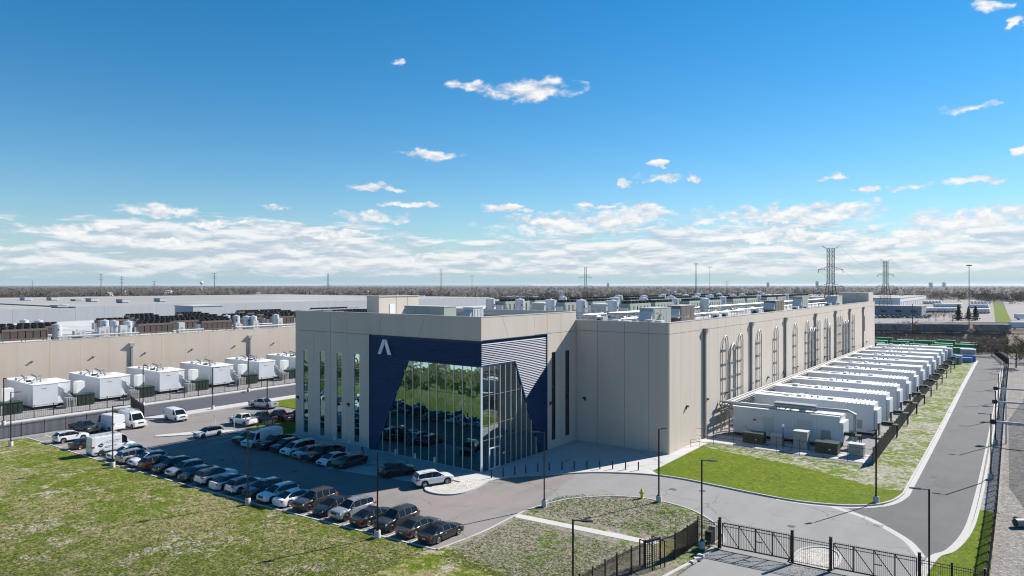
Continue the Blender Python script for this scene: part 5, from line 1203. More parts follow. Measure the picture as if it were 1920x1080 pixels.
lp = [((-120.2,36.4),60,'lamp post at the left end of the lawn by the picket fence'),((-95.6,40.2),80,'lamp post at the kerb beside the lettered van'),((-67.6,42.2),80,'lamp post at the kerb in the middle of the car row'),((-48.9,44.0),55,'lamp post at the kerb near the right end of the car row'),
 ((-41.4,61.0),205,'lamp post on the weedy island corner facing the entrance'),((-32.2,69.9),75,'lamp post beside the yellow hydrant'),((-13.0,84.0),-120,'lamp post on the bright lawn corner by the side road'),((-23.4,59.9),30,'lamp post inside the gate fence corner'),
 ((-24.4,39.4),30,'nearest lamp post, cut by the bottom of the picture'),((-125.0,70.6),40,'lamp post on the concrete walk beside the left road'),((-100.7,66.4),40,'lamp post at the lawn left of the building corner'),((-139.5,41.2),0,'leftmost lamp post beyond the left road'),((-139.5,64.3),0,'second lamp post from the left beyond the left road'),((-139.5,87.2),0,'third lamp post from the left beyond the left road'),((-139.5,110),0,'lamp post beyond the left road nearest the building'),
 ((-5.9,61.9),190,'lamp post at the right gate by the picket fence')]
for (x, y), a, lab in lp: lamp_post(x, y, a, 'black '+lab)
for i, (px, py) in enumerate(((1858,900),(1866.7,835),(1872.4,786.7),(1877,753),(1881,726.7),(1884,708),(1886.5,694),(1889,682))):
    x, y = g(px, py); lamp_post(x, y, 185, f'{ORD[i]} black lamp post along the side road from the gate')
# fences ------------------------------------------------------------------
def fence(name, pts, h, sp, pick, label, cat='fence', mat=M_BLACK, z=.1, singles=False, rails=(.15,.5,1.0), pw=.022, post_w=.09, group=None, spear=.12, solid=False):
    t = thing(name, label, cat, (pts[0][0], pts[0][1], z), 0, group); o = Vector((*pts[0], 0))
    posts, rl, pk = [], MB(), MB()
    pm_ = MB().box(-post_w/2,post_w/2,-post_w/2,post_w/2,0,h+.12).box(-post_w*.7,post_w*.7,-post_w*.7,post_w*.7,h+.12,h+.17).mesh('post')
    pim = MB().box(-pw/2,pw/2,-pw/2,pw/2,.08,h).mesh('picket')
    for a, b in zip(pts, pts[1:]):
        a, b = Vector((*a, 0))-o, Vector((*b, 0))-o; L = (b-a).length; n = max(1, round(L/sp)); d = (b-a)/n
        for i in range(n+1):
            if i == n and b+o != Vector((*pts[-1], 0)): continue
            inst('post', pm_, mat, t, a+d*i)
        for f in rails: rl.bar(a+Vector((0,0,h*f if f < 1 else h-spear)), b+Vector((0,0,h*f if f < 1 else h-spear)), .035, .045)
        if pick:
            m = int(L/pick)
            for i in range(1, m):
                p = a+(b-a)*(i/m)
                if singles: inst('picket', pim, mat, t, p)
                else: pk.box(p.x-pw/2,p.x+pw/2,p.y-pw/2,p.y+pw/2,.08,h)
    rl.build('rail', mat, t)
    if pk.f: pk.build('pickets', mat, t)['kind'] = 'stuff'
    return t
M_SHADE = material('dark fence mesh', (.02,.02,.022), .7)
fence('picket_fence', [(-126.2,24),(-126.4,58.4)], 2.1, 3.0, .16, 'black picket fence between the lot and the left road', rails=(.1,.9,1), pw=.03)
fence('chain_fence', [(-142.3,10),(-142.3,190)], 2.2, 3.05, .30, 'thin black fence before the white generator boxes', rails=(.06,.55,1), pw=.02, post_w=.10, spear=.0)
fence('picket_fence', [(-126.4,58.4),(-140.0,62.2)], 2.2, 3.4, .16, 'black sliding gate fence across the left road', rails=(.1,.9,1), pw=.03)
fence('yard_fence', [(-40.4,100.1),(-16.0,101.0)], 2.1, 2.9, .0, 'thin black wire fence before the electrical cabinets', rails=(.05,.5,1), post_w=.055, spear=0)
fence('picket_fence', [(-16.0,101.0),(-17.3,180),(-17.5,250)], 2.3, 2.6, .115, 'long black picket fence along the generator ends', rails=(.1,.88,1), pw=.05)
fence('picket_fence', [(-2.3,60),(-2.3,88),(-3.0,160),(-3.6,250),(-8,285),(-22,296)], 2.2, 2.6, .14, 'black perimeter fence between the side road and the rail yard', rails=(.08,.88,1), pw=.026)
H_ = 2.35
fence('picket_fence', [(-24.15,60.9),(-22.25,60.95)], H_, 2.0, .15, 'short black picket panel left of the first gate', singles=True, rails=(.08,.86,1))
fence('picket_fence', [(-15.95,61.45),(-12.95,61.75)], H_, 3.0, .15, 'black picket panel between the two gates', singles=True, rails=(.08,.86,1), post_w=.2)
fence('picket_fence', [(-6.55,62.35),(-2.35,62.6)], H_, 2.2, .15, 'black picket panel from the right gate to the perimeter fence', singles=True, rails=(.08,.86,1), post_w=.15)
fence('picket_fence', [(-24.15,60.9),(-24.2,58.5),(-24.3,56.1),(-24.9,54.3)], 2.2, 2.3, .12, 'black mesh fence beside the gate verge', rails=(.04,.96,1), pw=.035)
fence('picket_fence', [(-25.6,52.9),(-26.2,49.0),(-26.6,42.0)], 2.2, 1.9, .13, 'black picket fence at the bottom edge below the turnstile', rails=(.08,.88,1), pw=.03)
def gate(a, b, label, nb=4):
    t = thing('sliding_gate', label, 'gate', (*a, .1), math.atan2(b[1]-a[1], b[0]-a[0]), 'black sliding gates'); L = math.dist(a, b)
    for x in (.0, L): MB().box(x-.11,x+.11,-.11,.11,0,2.75).box(x-.13,x+.13,-.13,.13,2.75,2.8).build('gate_post', M_BLACK, t)
    MB().bar((.2,.14,.22),(L-.2,.14,.22),.08,.10).bar((.2,.14,2.28),(L-.2,.14,2.28),.06,.07).bar((.2,.14,2.02),(L-.2,.14,2.02),.05,.05).build('frame', M_BLACK, t)
    for i in range(nb+1):
        x = .2+(L-.4)*i/nb; MB().box(x-.04,x+.04,.10,.18,.22,2.28).build('stile', M_BLACK, t)
        if i < nb: MB().bar((x,.14,2.26),(x+(L-.4)/nb,.14,.26),.06,.06).build('brace', M_BLACK, t)
    pim = MB().box(-.013,.013,.13,.156,.22,2.42).mesh('picket'); n = int((L-.4)/.14)
    for i in range(1, n): inst('picket', pim, M_BLACK, t, (.2+(L-.4)*i/n, .03, 0))
    MB().box(L*.5,L*.5+.6,.05,.2,1.15,1.2).build('latch', M_BLACK, t)
gate((-22.1,60.95), (-15.95,61.45), 'black sliding gate left of the gravel island'); gate((-12.95,61.75), (-6.6,62.35), 'black sliding gate right of the gravel island')
# turnstile
ts = thing('turnstile', 'tall black full height turnstile in the fence by the footpath', 'turnstile', (-25.3, 53.6, .1), R(70))
MB().box(-.75,.75,-.12,.12,2.15,2.28).build('top_housing', M_BLACK, ts); MB().bar((-.72,-.75,2.2),(-.72,.75,2.2),.07).bar((.72,-.75,2.2),(.72,.75,2.2),.07).build('top_frame', M_BLACK, ts); MB().cyl((0,0,0),.06,2.15,10).build('rotor_post', M_BLACK, ts)
for k in range(3):
    a = 2*PI*k/3+.4
    for z in np.arange(.25, 2.05, .16): MB().tube([(0,0,z),(.62*math.cos(a),.62*math.sin(a),z)],.02).build('arm', M_BLACK, ts)
cage = MB()
for k in range(9):
    a = PI*.15+k*PI*.085
    for s in (1, -1): cage.box(s*.72*math.sin(a)-.02,s*.72*math.sin(a)+.02,.72*math.cos(a)-.02,.72*math.cos(a)+.02,0,2.15)
cage.build('cage', M_BLACK, ts)
for (x, y) in ((-.72,-.75),(.72,-.75),(-.72,.75),(.72,.75)): MB().box(x-.04,x+.04,y-.04,y+.04,0,2.2).build('post', M_BLACK, ts)
cr = thing('card_reader_post', 'black card reader post with speaker behind the gate lamp', 'card reader', (-22.9, 60.4, .1))
MB().box(-.05,.05,-.05,.05,0,.7).build('post', M_BLACK, cr); MB().box(-.3,.3,-.22,.22,.7,1.55).build('housing', M_TRIM, cr); MB().box(-.16,.16,-.24,-.22,1.1,1.4).build('screen', M_CGLASS, cr)
gm = thing('gate_motor', 'grey gate motor cabinet behind the picket panel', 'gate motor', (-23.2, 62.1, .1))
MB().box(-.3,.3,-.25,.25,.1,1.5).build('cabinet', M_DUCT, gm); MB().box(-.4,.4,-.35,.35,0,.1).build('plinth', M_BASE, gm); MB().box(-.12,.12,-.27,-.25,.7,1.0).build('door', M_BLACK, gm)
for i, (x, y) in enumerate(((-22.8,58.1),(-22.75,57.2),(-22.8,56.4))):
    t = thing('boulder', f'pale broken kerb stone by the first gate, {ORD[i]} from the gate', 'stone', (x, y, .1), i*.7, 'broken kerb stones')
    MB().hexa([(-.34,-.22,0),(.36,-.18,0),(.33,.2,0),(-.3,.24,0),(-.28,-.2,.17),(.3,-.14,.22),(.3,.17,.14),(-.25,.2,.2)]).build('stone', M_KERB, t)
# bollards
bm_ = MB().lathe([(.085,0),(.085,1.02),(.06,1.07),(0,1.08)], 12).mesh('shaft', True); br_ = MB().lathe([(.088,.86),(.088,.96)], 12).mesh('light_band', True)
bol = [(-52.75,66.1),(-52.0,67.5),(-51.35,69.05),(-50.6,70.4),(-49.8,71.9),(-48.9,73.2),(-47.8,74.5),(-46.65,75.65),(-45.4,76.75),(-44.05,77.75),(-42.7,78.7),(-41.25,79.5),(-39.8,80.25)]
for i, (x, y) in enumerate(bol):
    t = thing('bollard', f'{ORD[i]} black bollard from the entrance along the plaza kerb', 'bollard', (x, y, .12), 0, 'black bollards along the plaza kerb')
    inst('shaft', bm_, M_BLACK, t); inst('light_band', br_, M_TRIM, t)
# hydrant
hy = thing('fire_hydrant', 'yellow fire hydrant on the weedy island', 'hydrant', (-34.25, 69.9, .1)); M_HYD = material('yellow hydrant paint', (.62,.50,.02), .45, var=.06)
MB().lathe([(0,0),(.2,0),(.2,.08),(.15,.1),(.15,.75),(.19,.78),(.19,.84),(.15,.86),(.13,.98),(.06,1.05),(.05,1.14),(0,1.15)], 12).build('barrel', M_HYD, hy, smooth=True)
MB().cyl((-.3,0,.62),.07,.6,10,axis='x').cyl((0,-.3,.6),.09,.3,10,axis='y').build('outlet', M_HYD, hy, smooth=True); MB().lathe([(.22,.0),(.22,.04),(0,.05)], 8).build('flange', M_HYD, hy)
# signs
M_SIGNB = material('blue sign face', (.05,.16,.42), .5)
def acc_sign(x, y, label):
    t = thing('parking_sign', label, 'sign', (x, y, .12), 0, 'accessible parking signs')
    MB().box(-.03,.03,-.03,.03,0,2.1).build('post', M_GALV, t); MB().box(-.17,.17,-.05,-.03,1.45,2.05).build('plate', M_PLATE, t)
    MB().box(-.12,.12,-.056,-.05,1.72,1.98).build('blue_panel', M_SIGNB, t)
    MB().box(-.025,.0,-.062,-.056,1.82,1.94).box(-.03,.05,-.062,-.056,1.80,1.83).cyl((.0,-.060,1.78),.045,.004,10,axis='y').build('wheelchair_symbol', M_PLATE, t); MB().box(-.12,.12,-.056,-.05,1.52,1.56).box(-.12,.08,-.056,-.05,1.60,1.64).build('lettering', M_SIGNB, t)
for i, x in enumerate((-72.4,-66.9,-63.3,-59.8)): acc_sign(x, 63.4, f'{ORD[i]} accessible parking sign from the left before the glass front')
for i, (x, y) in enumerate(((-75.7,62.9),(-78.9,62.9))):
    t = thing('stall_sign', f"small white stall sign before the navy cladding, {'nearer' if i == 0 else 'farther from'} the glass", 'sign', (x, y, .12), 0, 'white stall signs'); MB().box(-.025,.025,-.025,.025,0,2.2).build('post', M_GALV, t); MB().box(-.16,.16,-.045,-.025,1.7,2.2).build('plate', M_PLATE, t)
for i, (x, y) in enumerate(((-106.6,60.6),(-103.6,62.2),(-100.8,62.6))):
    t = thing('island_sign', f'{ORD[i]} thin sign post from the left on the long kerbed island', 'sign', (x, y, .1), 0, 'sign posts on the long island'); MB().box(-.03,.03,-.03,.03,0,2.6).build('post', M_PLATE, t); MB().box(-.2,.2,-.05,-.03,2.05,2.6).build('plate', M_PLATE, t)
ev = thing('ev_charger', 'slim dark charging post with looped cable behind the black fastback', 'charger', (-72.9, 62.9, .12))
MB().box(-.16,.16,-.12,.12,0,1.75).build('pedestal', M_GREYCAB, ev); MB().box(-.14,.14,-.13,-.12,1.1,1.6).build('screen', M_BLACK, ev); MB().tube([(.16,0,1.4),(.4,-.1,1.0),(.35,-.15,.5),(.2,-.1,.9),(.17,0,1.2)],.03).build('cable', M_BLACK, ev)
for i in range(5):
    x = -62.2+i*1.0
ws_ = MB().box(-.9,.9,-.08,.08,0,.12).mesh('wheel_stop')
for i, x in enumerate((-66.8,-62.4,-55.6)): 
    o = inst('wheel_stop', ws_, M_KERB, None, (x, 62.2 if i < 2 else 62.4, .12)); tag(o, f'{ORD[i]} concrete wheel stop from the left before the glass front', 'wheel stop', 'wheel stops before the glass front')
def bench_shelter():
    t = thing('smoking_shelter', 'small glazed shelter beside the black suv at the row end', 'shelter', (-98.2, 64.6, .1))
    for (x, y) in ((-1.3,-.7),(1.3,-.7),(-1.3,.7),(1.3,.7)): MB().box(x-.04,x+.04,y-.04,y+.04,0,2.3).build('post', M_BLACK, t)
    MB().box(-1.5,1.5,-.9,.9,2.3,2.4).build('roof', M_TRIM, t); MB().box(-1.25,1.25,.66,.69,.3,2.2).build('pane', M_CGLASS, t)
bench_shelter()
# short post lamps and things in the generator yard
t = thing('camera_mast', 'slim white capped camera mast in the wire fence', 'camera mast', (-27.3, 100.35, .1)); MB().tube([(0,0,0),(0,0,3.9)],.05).build('mast', M_BLACK, t); MB().lathe([(0,4.15),(.16,4.1),(.2,3.95),(.14,3.8),(0,3.75)], 10).build('dome', M_WHITE, t, smooth=True)
# arms reaching over the perimeter fence from the yard shed
M_RUST = material('rusty brown sheet', (.12,.085,.07), .8, var=.3, vscale=.8)
sd = thing('yard_shed', 'dark steel shed at the right edge beyond the perimeter fence', 'shed', (3.4, 96, 0))
MB().box(0,6,0,34,0,4.6).build('wall', M_TRIM, sd); MB().hexa([(-.8,-.5,4.6),(7,-.5,4.6),(7,34.5,4.6),(-.8,34.5,4.6),(-.8,-.5,4.75),(7,-.5,5.3),(7,34.5,5.3),(-.8,34.5,4.75)]).build('roof', M_RUST, sd)
for i in range(9): MB().box(-.06,0,i*4,i*4+.2,0,4.5).build('wall_rib', M_DUCT, sd)
for i, (px, py) in enumerate(((1862,790.5),(1865.5,753),(1867,728))):
    x, y = g(px, py, 3.2)
    t = thing('boom_camera', f'{ORD[i]} grey arm with black camera box reaching over the perimeter fence from the near end', 'boom camera', (x, y, 3.2), 0, 'camera arms over the perimeter fence')
    MB().bar((.2,0,0),(6.9,0,.1),.22,.3).build('beam', M_LGREY, t); MB().box(-.35,.35,-.35,.35,-.35,.35).box(-.42,-.35,-.2,.2,-.2,.2).build('camera_box', M_BLACK, t); MB().bar((1.6,0,-.1),(1.6,0,-3.2),.16).build('post', M_LGREY, t)
    MB().box(6.4,6.9,-.5,.5,-1.2,.6).build('bracket', M_RUST, t)
pp = thing('pipe_section', 'short concrete pipe lying on the dark ballast beyond the fence', 'pipe', (.0, 84.5, .05), R(40)); MB().lathe([(.34,-.9),(.42,-.9),(.42,.9),(.34,.9),(.34,-.9)], 14, c=(0,0,.42), axis='x').build('pipe', M_DUCT, pp, smooth=True)
for i, (x, y, s) in enumerate(((-.4,86.4,.6),(2.0,80.0,.4),(1.4,74.5,.5),(2.6,70.5,.7),(-.2,68.0,.55))):
    o = MB().add([(math.cos(a)*s*RNG.uniform(.7,1.1)*(1-abs(zz)*.4), math.sin(a)*s*RNG.uniform(.7,1.1)*(1-abs(zz)*.4), s*.35*(zz+1)) for zz in (-1,0,1) for a in np.linspace(0,2*PI,8)[:-1]], [(r_*7+k,r_*7+(k+1)%7,(r_+1)*7+(k+1)%7,(r_+1)*7+k) for r_ in range(2) for k in range(7)]+[tuple(range(14,21))]).build('rock', M_DIRT, None, (x,y,.03)); tag(o, f'{ORD[i]} rock from the far end on the stony dirt beyond the fence', 'rock', 'rocks beyond the perimeter fence')

# drains and manholes let into the paving
M_IRON = material('cast iron', (.05,.048,.045), .6, var=.2, vscale=3)
grate = MB()
for i in range(9): grate.box(-.4+i*.09,-.36+i*.09,-.28,.28,0,.01)
grate.box(-.45,.45,-.33,-.28,0,.012).box(-.45,.45,.28,.33,0,.012); gm_ = grate.mesh('drain_grate')
for i, (x, y, lab) in enumerate(((-60.5,52.0,'iron drain grate in the lot before the kerbside row'),(-88.0,51.0,'iron drain grate in the shaded middle of the lot'),(-33.0,75.5,'iron drain grate in the drive bend below the bollards'),(-11.6,76.4,'iron drain grate at the end of the concrete gutter'),(-9.0,100.0,'iron drain grate in the near part of the side road'),(-8.5,118.0,'iron drain grate farther up the side road'))):
    o = inst('drain_grate', gm_, M_IRON, None, (x, y, .006)); tag(o, lab, 'drain', 'drain grates')
mh_ = MB().lathe([(0,.008),(.38,.008),(.40,.0)], 18).mesh('manhole_cover')
for i, (x, y, lab) in enumerate(((-30.0,77.0,'round manhole cover in the drive near the bollards'),(-75.0,53.5,'round manhole cover in the shaded lot'),(-18.5,71.0,'round manhole cover behind the gates'))):
    o = inst('manhole_cover', mh_, M_IRON, None, (x, y, .004)); tag(o, lab, 'manhole', 'manhole covers')
# ================================================================== BACKGROUND
def attr_material(name, rough=.95):
    m = bpy.data.materials.new(name); m.use_nodes = True; T = NT(m.node_tree); b = T.n['Principled BSDF']
    a = T.node('ShaderNodeAttribute', attribute_name='Col'); T.l.new(a.outputs['Color'], b.inputs['Base Color'])
    b.inputs['Roughness'].default_value = rough; b.inputs['Specular IOR Level'].default_value = .05; return m
M_TWIG = attr_material('bare twigs and foliage')
M_BARK = material('grey bark', (.10,.085,.07), .9, var=.2, vscale=3)
def quads_mesh(name, C, size, col, aspect=.5):
    """many small randomly turned blades at centres C; col is one colour per blade"""
    n = len(C); u = RNG.normal(size=(n,3)); u /= np.linalg.norm(u, axis=1)[:,None]; w = RNG.normal(size=(n,3)); v = np.cross(u, w); v /= np.linalg.norm(v, axis=1)[:,None]
    s = (np.asarray(size)*RNG.uniform(.6,1.4,n))[:,None]; u = u*s; v = v*s*aspect
    V = np.stack([C-u-v, C+u-v, C+u+v, C-u+v], 1).reshape(-1,3)
    me = bpy.data.meshes.new(name); me.vertices.add(n*4); me.vertices.foreach_set('co', V.astype(np.float32).ravel())
    me.loops.add(n*4); me.loops.foreach_set('vertex_index', np.arange(n*4, dtype=np.int32))
    me.polygons.add(n); me.polygons.foreach_set('loop_start', np.arange(0,n*4,4,dtype=np.int32)); me.update(calc_edges=True)
    at = me.color_attributes.new('Col', 'FLOAT_COLOR', 'POINT')
    cc = np.ones((n*4,4), np.float32); cc[:,:3] = np.repeat(col, 4, 0); at.data.foreach_set('color', cc.ravel())
    me.validate(); return me
PAL = np.array([(.090,.060,.050),(.098,.066,.056),(.078,.062,.050),(.094,.062,.056),(.088,.078,.044),(.074,.058,.050),(.102,.076,.060)])
EVER = np.array((.026,.042,.024))
def crown_points(n, rx, rz, lobes=7):
    L = RNG.normal(0,.42,(lobes,3)); k = RNG.integers(0, lobes, n)
    p = L[k]+RNG.normal(0,.26,(n,3)); p[:,2] *= .85
    return p*np.array([rx,rx,rz])
# ---- the wood: thousands of bare trees too far to tell apart
def wood(name, label, spots, q0):
    Cs, S, K = [], [], []
    for (x, y, h, q) in spots:
        ev = RNG.random() < .035
        if ev:
            t = RNG.random(q)**.7; a = RNG.uniform(0,2*PI,q); r = (1-t)*h*.2*np.sqrt(RNG.random(q))
            p = np.stack([x+r*np.cos(a), y+r*np.sin(a), .5+t*h], 1); c = np.tile(EVER, (q,1))
        else:
            p = crown_points(q, h*.50, h*.42)+np.array([x, y, h*.52]); p[:,2] = np.clip(p[:,2], .3, None)
            c = np.tile(PAL[RNG.integers(len(PAL))], (q,1))
        c = c*RNG.uniform(.85,1.2,(q,1))*1.15; Cs.append(p); K.append(c); S.append(np.full(q, .030*h+ .14+(h*.03 if q < 26 else 0)))
    me = quads_mesh(name, np.concatenate(Cs), np.concatenate(S), np.concatenate(K), .55)
    return tag(inst(name, me, M_TWIG), label, 'trees', None, 'stuff')
def in_box(x, y, boxes): return any(a < x < b and c < y < d for a, b, c, d in boxes)
keep_clear = [(-700,-360,-80,480),(-130,-50,600,1130),(-60,140,380,760),(-520,-400,560,640)]
spots = []
for i in range(5600):
    pxx = RNG.uniform(-120, 2040); u = RNG.random()
    dmin = 620+250*(pxx < 560)+ (170 if 1000 < pxx < 1640 else 0) + (230 if pxx > 1640 else 0)
    d = dmin + (5200-dmin)*u**1.5
    l = (pxx-960)/F_PX*d; x, y = -.6*d+.8*l, .8*d+.6*l
    if in_box(x, y, keep_clear): continue
    spots.append((x, y, RNG.uniform(9,15), 90 if d < 1300 else (44 if d < 2400 else 20)))
wood('woodland', 'broad brown band of leafless trees reaching to the horizon', spots, 60)
spots = []
for i in range(1500):
    pxx = RNG.uniform(-200, 2120); d = RNG.uniform(5200, 11000); l = (pxx-960)/F_PX*d
    spots.append((-.6*d+.8*l, .8*d+.6*l, RNG.uniform(13,22), 12))
wood('far_woodland', 'thin dark line of trees on the horizon', spots, 12)
# ---- scrub below the railway, and behind the lawn (out of frame, seen mirrored in the glass)
def scrub(name, label, n, fx, hmax, pal, size=.22, per=26):
    C = []; K = []
    for i in range(n):
        x, y = fx(); h = RNG.uniform(.4, 1)*hmax
        p = RNG.normal(0,.33,(per,3))*np.array([h*.9,h*.9,h*.6])+np.array([x,y,h*.5]); p[:,2] = np.abs(p[:,2]); C.append(p); K.append(np.tile(pal[RNG.integers(len(pal))], (per,1))*RNG.uniform(.7,1.3,(per,1)))
    return tag(inst(name, quads_mesh(name, np.concatenate(C), np.full(n*per, size), np.concatenate(K), .3), M_TWIG), label, 'shrubs', None, 'stuff')
def band(px0, px1, y0, y1):
    def f():
        p = g(RNG.uniform(px0,px1), RNG.uniform(y0,y1)); return p
    return f
PINK = np.array([(.25,.17,.145),(.21,.15,.12),(.18,.15,.10),(.28,.22,.17),(.16,.13,.08)])
scrub('scrub', 'brown leafless scrub between the containers and the railway', 620, band(1630,1890,620,634), 2.4, PINK, .26)
scrub('bank_scrub', 'pinkish brown brush on the slope of the railway bank', 560, band(1632,1890,633,648), 2.2, PINK*1.1, .24)
scrub('verge_scrub', 'dry scrub beyond the end of the side road', 200, band(1800,1925,650,664), 2.0, PINK, .24)
scrub('back_scrub', 'dark green hedge beyond the left end of the lawn', 300, lambda: (RNG.uniform(-190,-84), RNG.uniform(11,22)), 1.6, np.array([(.025,.05,.02),(.03,.045,.02)]), .3)
scrub('back_brush', 'grey brown brush between the hedge and the depot', 420, lambda: (RNG.uniform(-200,-84), RNG.uniform(-8,10)), 1.3, PINK*.8, .24)
bb = thing('white_depot', 'long white depot beyond the lawn, mirrored in the glass front', 'building', (-140, -29, 0))
MB().box(-70,80,0,18,0,7).build('wall', M_WHITE, bb); MB().box(-70.3,80.3,-.3,18.3,7,7.4).build('roof', M_WROOF, bb)
for i in range(10): MB().box(-66+i*14,-61+i*14,17.98,18.06,.2,4.4).build('dock_door', M_DUCT, bb)
# ---- single trees and bushes
def tree(name, x, y, h, label, kind='bare', group=None, pal=None, n=420, wide=.42):
    t = thing(name, label, 'tree' if kind != 'bush' else 'bush', (x, y, 0), RNG.uniform(0,6), group)
    tr = MB(); tr.tube([(0,0,0),(.05*h*.1,0,h*.3),(0,.02*h,h*.62)], .022*h, 7)
    lim = [];
    for k in range(9):
        a = k*2.4; z0 = h*(.18+.05*k); r = h*wide*RNG.uniform(.7,1.05); e = (math.cos(a)*r, math.sin(a)*r, min(h, z0+h*.36)); lim.append((z0, e))
        if kind == 'bare': tr.tube([(0,0,z0),(e[0]*.5,e[1]*.5,z0+h*.16),e], .007*h, 5)
    tr.build('trunk', M_BARK, t, smooth=True)
    if kind == 'conifer':
        tt = RNG.random(n)**.75; a = RNG.uniform(0,2*PI,n); tier = .65+.35*np.cos(tt*40); r = (1-tt)*h*.36*np.sqrt(RNG.random(n))*1.15*tier
        p = np.stack([r*np.cos(a), r*np.sin(a), h*.06+tt*h*.94-r*.25], 1); c = np.tile(EVER, (n,1))*RNG.uniform(.6,1.6,(n,1)); s = np.full(n, .045*h)
    else:
        p = []; 
        for z0, e in lim:
            f = RNG.uniform(.35,1.08,(n//9,1)); p.append(np.array([0,0,z0])*(1-f)+np.array(e)*f+RNG.normal(0,.06*h,(n//9,3)))
        p = np.concatenate(p); pl = PAL if pal is None else np.array(pal); c = pl[RNG.integers(0,len(pl),len(p))]*RNG.uniform(.7,1.35,(len(p),1)); s = np.full(len(p), .026*h)
        p[:,2] = np.abs(p[:,2])
    inst('crown', quads_mesh('crown', p, s, c, .22 if kind == 'bare' else .45), M_TWIG, t)
for i, (px, py, h) in enumerate(((1797,601,10.5),(1816,600,9.0),(1829,601,9.5))):
    x, y = g(px, py); tree('conifer', x, y, h, f"dark conifer beyond the train, {('left','middle','right')[i]} of three", 'conifer', 'conifers beyond the train', n=900)
x, y = g(1781,634); tree('evergreen_bush', x, y, 4.2, 'round dark evergreen bush below the railway', 'bush', None, [(.03,.045,.025)], 400, .5)
for i, (px, py, h, pal) in enumerate(((1905,690,8.0,[(.17,.145,.05),(.15,.13,.05),(.13,.10,.06)]),(1860,668,7.0,PINK),(1835,662,6.0,PINK),(1930,680,9.0,[(.16,.13,.06),(.14,.1,.07)]))):
    x, y = g(px, py); tree('bare_tree', x, y, h, ('yellowish budding tree at the right edge behind the road bend','leafless pinkish tree at the road bend','low leafless tree left of the road bend','tall budding tree cut by the right edge')[i], 'bare', None, pal, 1500, .5)
for i, (px, py, h) in enumerate(((1652,626,6),(1690,628,7),(1711,630,8),(1735,627,6),(1755,603,8),(1770,600,8),(1742,602,7),(1786,604,7))):
    x, y = g(px, py); tree('bare_tree', x, y, h, f'small leafless tree near the railway, {ORD[sorted((1652,1690,1711,1735,1755,1770,1742,1786)).index(px)]} from the left', 'bare', 'small leafless trees near the railway', None, 500, .42)
# ---- railway with standing cars
RA = math.atan2(.6,.8); M_HOP = material('dusty grey wagon paint', (.25,.24,.23), .75, var=.25, vscale=.5, col2=(.11,.095,.085), c2scale=.3); M_HOPD = material('dark wagon paint', (.15,.15,.15), .7, var=.25, vscale=.5)
em0 = Vector((*g(1560,632), 0)); em1 = Vector((*g(2060,636), 0)); dv = (em1-em0).normalized(); nv = Vector((-dv.y, dv.x, 0))
L_ = (em1-em0).length; pts = [em0-nv*4, em1-nv*4, em1+nv*12, em0+nv*12]; ptt = [em0-nv*0, em1-nv*0, em1+nv*8, em0+nv*8]
struct(MB().hexa([(*p.xy,-.1) for p in pts]+[(*p.xy,1.6) for p in ptt]).build('rail_embankment', material('brown bank soil', (.22,.155,.11), .95, var=.25, vscale=.4)))
rail = thing('railway_track', 'straight railway track on the low bank behind the containers', 'track', (em0.x, em0.y, 1.6), math.atan2(dv.y, dv.x))
for s in (2.5, 3.95): MB().box(0,L_,s,s+.07,.16,.32).build('rail', M_RUST, rail)
slm = MB().box(0,.25,2.0,4.5,0,.16).mesh('sleeper')
for i in range(int(L_/1.2)): inst('sleeper', slm, M_BARK, rail, (i*1.2,0,0))
def wagon(s0, L, mat, label, hop=True):
    p = em0+dv*s0+nv*3.25; t = thing('railway_wagon', label, 'railway wagon', (p.x, p.y, 1.9), math.atan2(dv.y, dv.x), 'railway wagons')
    sec = [(-1.5,1.4),(-1.55,3.6),(-1.1,4.2),(1.1,4.2),(1.55,3.6),(1.5,1.4)]
    m = MB(); n = 6
    for x, f in ((.6,0.0),(1.8,1.0),(L-1.8,1.0),(L-.6,0.0)): m.v += [(x, y, z if (z > 3 or f) else 2.6) for y, z in sec]
    for a in range(3): m.f += [(a*n+k, (a+1)*n+k, (a+1)*n+(k+1)%n, a*n+(k+1)%n) for k in range(n)]
    m.f += [tuple(range(n-1,-1,-1)), tuple(range(3*n,4*n))]; m.build('body', mat, t, recalc=True)
    for i in range(1, 9): x = 1.8+(L-3.6)*i/9; MB().box(x,x+.1,-1.62,1.62,1.4,3.6).build('rib', mat, t)
    MB().box(.2,L-.2,-.5,.5,.75,1.35).build('underframe', M_HOPD, t)
    MB().box(3,L-3,-.5,.5,4.2,4.35).build('roof_walk', M_GALV, t)
    for x in (1.6, L-1.6):
        tk = bpy.data.objects.new('truck', None); COL.objects.link(tk); tk.parent = t; tk.location = (x,0,0)
        MB().box(-1.3,1.3,-1.1,-.9,.35,.75).box(-1.3,1.3,.9,1.1,.35,.75).build('side_frame', M_HOPD, tk)
        for xx in (-.9,.9): MB().cyl((xx,-.85,.45),.45,.12,14,axis='y').cyl((xx,.73,.45),.45,.12,14,axis='y').build('wheel', M_RUST, tk)
sA = 0
for i, (px0, px1, mt, lab) in enumerate(((1612,1712,M_HOP,'dusty grey wagon half hidden by the building corner'),(1716,1815,M_HOPD,'dark long wagon in the middle of the standing train'),(1822,1888,M_HOP,'rounded grey brown wagon at the right end of the train'))):
    d = [((Vector((*g(px, 620.5, 3.0), 0))-em0).dot(dv)) for px in (px0, px1)]; wagon(d[0], d[1]-d[0], mt, lab)
